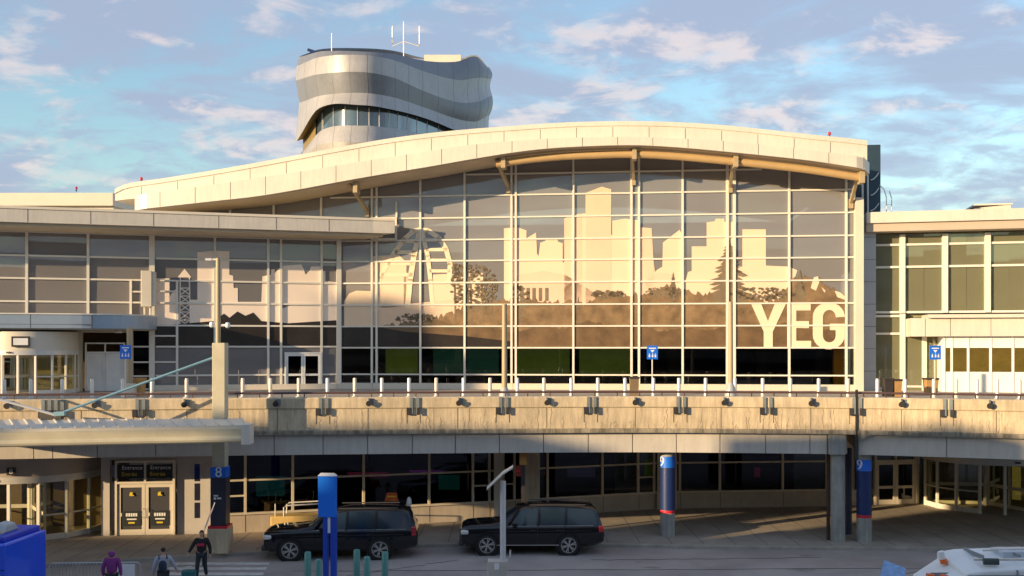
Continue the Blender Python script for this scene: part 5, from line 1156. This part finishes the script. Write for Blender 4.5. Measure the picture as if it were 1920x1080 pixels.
# ------------------------------------------------------------------ people
def skinned(name, nodes, edges, m, parent, sub=2):
    me = bpy.data.meshes.new(name); me.from_pydata([n_[0] for n_ in nodes], edges, []); me.materials.append(m)
    o = bpy.data.objects.new(name, me); COL.objects.link(o); o.parent = parent
    md = o.modifiers.new('skin', 'SKIN'); md.use_smooth_shade = True
    for i, n_ in enumerate(nodes):
        sv = me.skin_vertices[0].data[i]; r_ = n_[1]; sv.radius = (r_, r_) if not isinstance(r_, tuple) else r_; sv.use_root = (i == 0)
    s_ = o.modifiers.new('sub', 'SUBSURF'); s_.levels = sub; s_.render_levels = sub
    return o
def person(loc, rz, label, top_m, leg_m, pose, hood=None, hairm=HAIR, shoe=DARK, graphic=None, pack=None):
    e = empty('person', loc, rz, label, 'person')
    # faces local -y
    hp_, kn, an, sh, elb, wr = pose['hip'], pose['knee'], pose['ankle'], pose['shoulder'], pose['elbow'], pose['wrist']
    V_ = Vector
    nodes = [(V_((0, 0, .95)), (.14, .11)), (V_((0, 0, 1.15)), (.125, .10)), (V_((0, 0, 1.36)), (.14, .10)), (V_((0, 0, 1.49)), .055), (V_((0, -.01, 1.56)), .055), (V_((0, -.015, 1.62)), (.075, .09)), (V_((0, -.005, 1.70)), (.07, .085))]
    ed = [(0, 1), (1, 2), (2, 3), (3, 4), (4, 5), (5, 6)]
    for s in (0, 1):
        b0 = len(nodes); nodes += [(V_(hp_[s]), .085), (V_(kn[s]), .055), (V_(an[s]), .038), (V_(an[s])+V_((0, -.14, -.04)), .035)]; ed += [(0, b0), (b0, b0+1), (b0+1, b0+2), (b0+2, b0+3)]
        b1 = len(nodes); w_ = V_(wr[s]); el_ = V_(elb[s]); d = (w_-el_).normalized()
        nodes += [(V_(sh[s]), .055), (el_, .042), (w_, .027), (w_+d*.05, (.036, .018))]; ed += [(2, b1), (b1, b1+1), (b1+1, b1+2), (b1+2, b1+3)]
        pal = b1+3; sd = d.cross(V_((0, 1, 0))).normalized()
        for k, (o_, ln_) in enumerate(((-.026, .065), (-.009, .078), (.009, .074), (.026, .058))):
            b2 = len(nodes); base = w_+d*.085+sd*o_; nodes += [(base, .009), (base+d*ln_*.55+V_((0, -.008, 0)), .008), (base+d*ln_+V_((0, -.025, 0)), .006)]; ed += [(pal, b2), (b2, b2+1), (b2+1, b2+2)]
        b2 = len(nodes); nodes += [(w_+d*.035+V_((0, -.03, 0)), .010), (w_+d*.075+V_((0, -.05, 0)), .008)]; ed += [(pal, b2), (b2, b2+1)]
    body = skinned('body', nodes, ed, SKIN, e, 1)
    jn = [(V_((0, 0, .93)), (.175, .135)), (V_((0, 0, 1.12)), (.165, .13)), (V_((0, 0, 1.34)), (.185, .13)), (V_((0, 0, 1.46)), (.085, .08))]; je = [(0, 1), (1, 2), (2, 3)]
    for s in (0, 1):
        b1 = len(jn); jn += [(V_(sh[s]), .085), (V_(elb[s]), .066), (V_(wr[s]), .048)]; je += [(2, b1), (b1, b1+1), (b1+1, b1+2)]
    skinned('jacket', jn, je, top_m, e)
    tn = [(V_((0, 0, .96)), (.16, .125))]; te = []
    for s in (0, 1):
        b1 = len(tn); tn += [(V_(hp_[s]), .105), (V_(kn[s]), .078), (V_(an[s])+V_((0, 0, .02)), .062)]; te += [(0, b1), (b1, b1+1), (b1+1, b1+2)]
    skinned('trousers', tn, te, leg_m, e)
    for s in (0, 1):
        a_ = V_(an[s]); skinned('shoe', [(a_+V_((0, .03, -.04)), .05), (a_+V_((0, -.08, -.05)), .045), (a_+V_((0, -.17, -.055)), .032)], [(0, 1), (1, 2)], shoe, e, 1)
    if hood: 
        h = skinned('hood', [(V_((0, .03, 1.48)), .10), (V_((0, .03, 1.60)), .115), (V_((0, .02, 1.70)), .10)], [(0, 1), (1, 2)], hood, e)
    else:
        h = skinned('hair', [(V_((0, .045, 1.60)), .07), (V_((0, .03, 1.68)), (.086, .085)), (V_((0, .0, 1.745)), .07)], [(0, 1), (1, 2)], hairm, e)
        ns = MB(); ns.loft([[(-.016, -.10, 1.62), (.016, -.10, 1.62), (0, -.125, 1.625)], [(-.008, -.10, 1.67), (.008, -.10, 1.67), (0, -.105, 1.67)]]); ns.build('nose', SKIN, body)
        ey = MB()
        for sx in (-.03, .03): ey.box(sx-.012, sx+.012, -.104, -.095, 1.66, 1.672)
        ey.box(-.022, .022, -.102, -.095, 1.592, 1.60); ey.build('face_features', HAIR, body)
        er = MB()
        for sx in (-.083, .083): er.box(sx-.008, sx+.008, -.015, .02, 1.62, 1.68)
        er.build('ears', SKIN, body)
    if graphic:
        g_ = MB(); g_.box(-.12, .12, -.175, -.14, 1.22, 1.31); g_.build('chest_print', graphic, e, bevel=.01)
    if pack:
        skinned('backpack', [(V_((.02, .20, .98)), (.13, .09)), (V_((.02, .22, 1.18)), (.15, .11)), (V_((.02, .20, 1.38)), (.11, .07))], [(0, 1), (1, 2)], pack, e)
        s_ = MB()
        for sx in (-.11, .13): s_.tube([(sx, .15, 1.40), (sx, .0, 1.49), (sx, -.13, 1.40), (sx, -.14, 1.2), (sx, .1, 1.0)], .02, 6)
        s_.build('pack_strap', pack, e)
    return e
stand = dict(hip=[(-.10, 0, .90), (.10, 0, .90)], knee=[(-.11, -.01, .50), (.11, -.01, .50)], ankle=[(-.12, .02, .09), (.12, .02, .09)],
             shoulder=[(-.19, 0, 1.41), (.19, 0, 1.41)], elbow=[(-.27, .04, 1.14), (.27, .04, 1.14)], wrist=[(-.27, -.03, .90), (.27, -.03, .90)])
walk = dict(hip=[(-.10, 0, .90), (.10, 0, .90)], knee=[(-.13, -.10, .50), (.11, .03, .50)], ankle=[(-.15, -.10, .09), (.13, .20, .12)],
            shoulder=[(-.19, 0, 1.41), (.19, 0, 1.41)], elbow=[(-.33, .0, 1.17), (.28, .05, 1.14)], wrist=[(-.42, -.10, .98), (.30, -.02, .90)])
person(G(378, 35.6), R(6), 'person facing the camera in a black hoodie with red chest print near the mast', mat('hoodie_black', (.012, .012, .015), .85), mat('jeans_dark', (.02, .025, .035), .8), walk, graphic=mat('print_red', (.5, .02, .06), .6))
person(G(306, 32.6), R(200), 'person seen from behind in a pale grey hoodie with a dark blue backpack', mat('hoodie_grey', (.36, .37, .42), .85, 0, .1, 6), mat('trousers_dark', (.03, .03, .04), .8), walk, pack=mat('pack_navy', (.012, .022, .05), .7))
person(G(210, 32.3), R(185), 'person seen from behind in a purple hooded coat by the barrier', mat('coat_purple', (.22, .035, .20), .85, 0, .15, 6), mat('trousers_black', (.02, .02, .02), .8), stand, hood=mat('hood_purple', (.24, .04, .22), .85))
o = empty('suitcase', G(354, 34.9), R(10), 'small teal suitcase on the ground left of the person in black', 'suitcase'); MB().box(-.24, .24, -.14, .14, .04, .52).build('shell', mat('case_teal', (.02, .13, .14), .5), o, bevel=.05); b = MB(); b.tube([(-.1, 0, .5), (-.1, 0, .62), (.1, 0, .62), (.1, 0, .5)], .014, 6); b.build('handle', SILV, o)
b = MB(); b.bar((0, 0, 0), (.40, .1, 1.12), .13, .03); o = b.build('board', WHITE, None); o.location = P(381, 1000, 37.2)-Vector((0, 0, 0)); o.name = 'leaning_sign'
bp = MB(); bp.bar((.08, -.02, .2), (.32, .05, .9), .03, .05); bp.build('stripe', RED, o)
pz = o.location.z; b = MB(); b.bar((0, 0, -pz+.15), (0, 0, .05), .06); b.build('stand', DARK, o); tag(o, 'narrow white slanted sign board on a dark stand behind the person in black', 'sign')

# ------------------------------------------------------------------ unseen garage added behind the camera to cast the street's shade (reflected in the glass)
# block heights and gaps shaped to put shade edges on the road's fascia and wing
tanA, cA, tE = math.tan(az), math.cos(az), math.tan(el)
def cast(x, y, z): d_ = y+14; return x-d_*tanA, z+d_/cA*tE     # point of the garage front that shades (x, y, z)
c0, h0 = cast(-11.0, 41, 5.15); c1_, h1 = cast(-.3, 42, 4.72); c2_, h2 = cast(8.4, 42, 4.55); c3, h3 = cast(17.4, 40.2, 4.6)
tA, hA = cast(-21.5, 58, 5.0); tB, hB = cast(-14.6, 67.4, 11.95); tC, hC = cast(-9.1, 68.5, 11.9); _, hM = cast(-18, 66, 8.9)
hb = cast(-5, 44, -.2)[1]
HTS = [(-190, tA, 0, hA), (tA, tB, 0, hM), (tB, tC, 0, (hB+hC)/2), (tC, c0, 0, hb), (c0, c1_, 0, hb), (c0+.01, c1_, (h0+h1)/2-.85, (h0+h1)/2+.05), (c1_, c2_, 0, hb), (c2_, c3, 0, h2), (c3, 70, 0, h2-3.0)]
print('HTS', HTS)
pk = empty('shade_garage', (-20, -14, 0), 0, 'unseen concrete garage added behind the camera, its blocks shaped to shade the road', 'building')
hts = HTS
for x0, x1, z0_, h_ in hts:
    b = MB(); b.box(x0+20, x1+20, -2.5, 0, z0_, h_)
    if z0_: b.box(x0+20, x0+20.4, -2.4, -.1, 17, z0_); b.box(x1+19.6, x1+20, -2.4, -.1, 17, z0_)
    b.build('shade_block', PARK, pk)
MB().box(-170, 90, -34, -2.51, 0, 17).build('rear_block', PARK, pk)
b = MB()
for k in range(5):
    b.box(-180, 90, -.0, .03, 1.2+k*3.6, 3.2+k*3.6)
b.build('openings', mat('garage_dark', (.02, .02, .02), .9), pk)
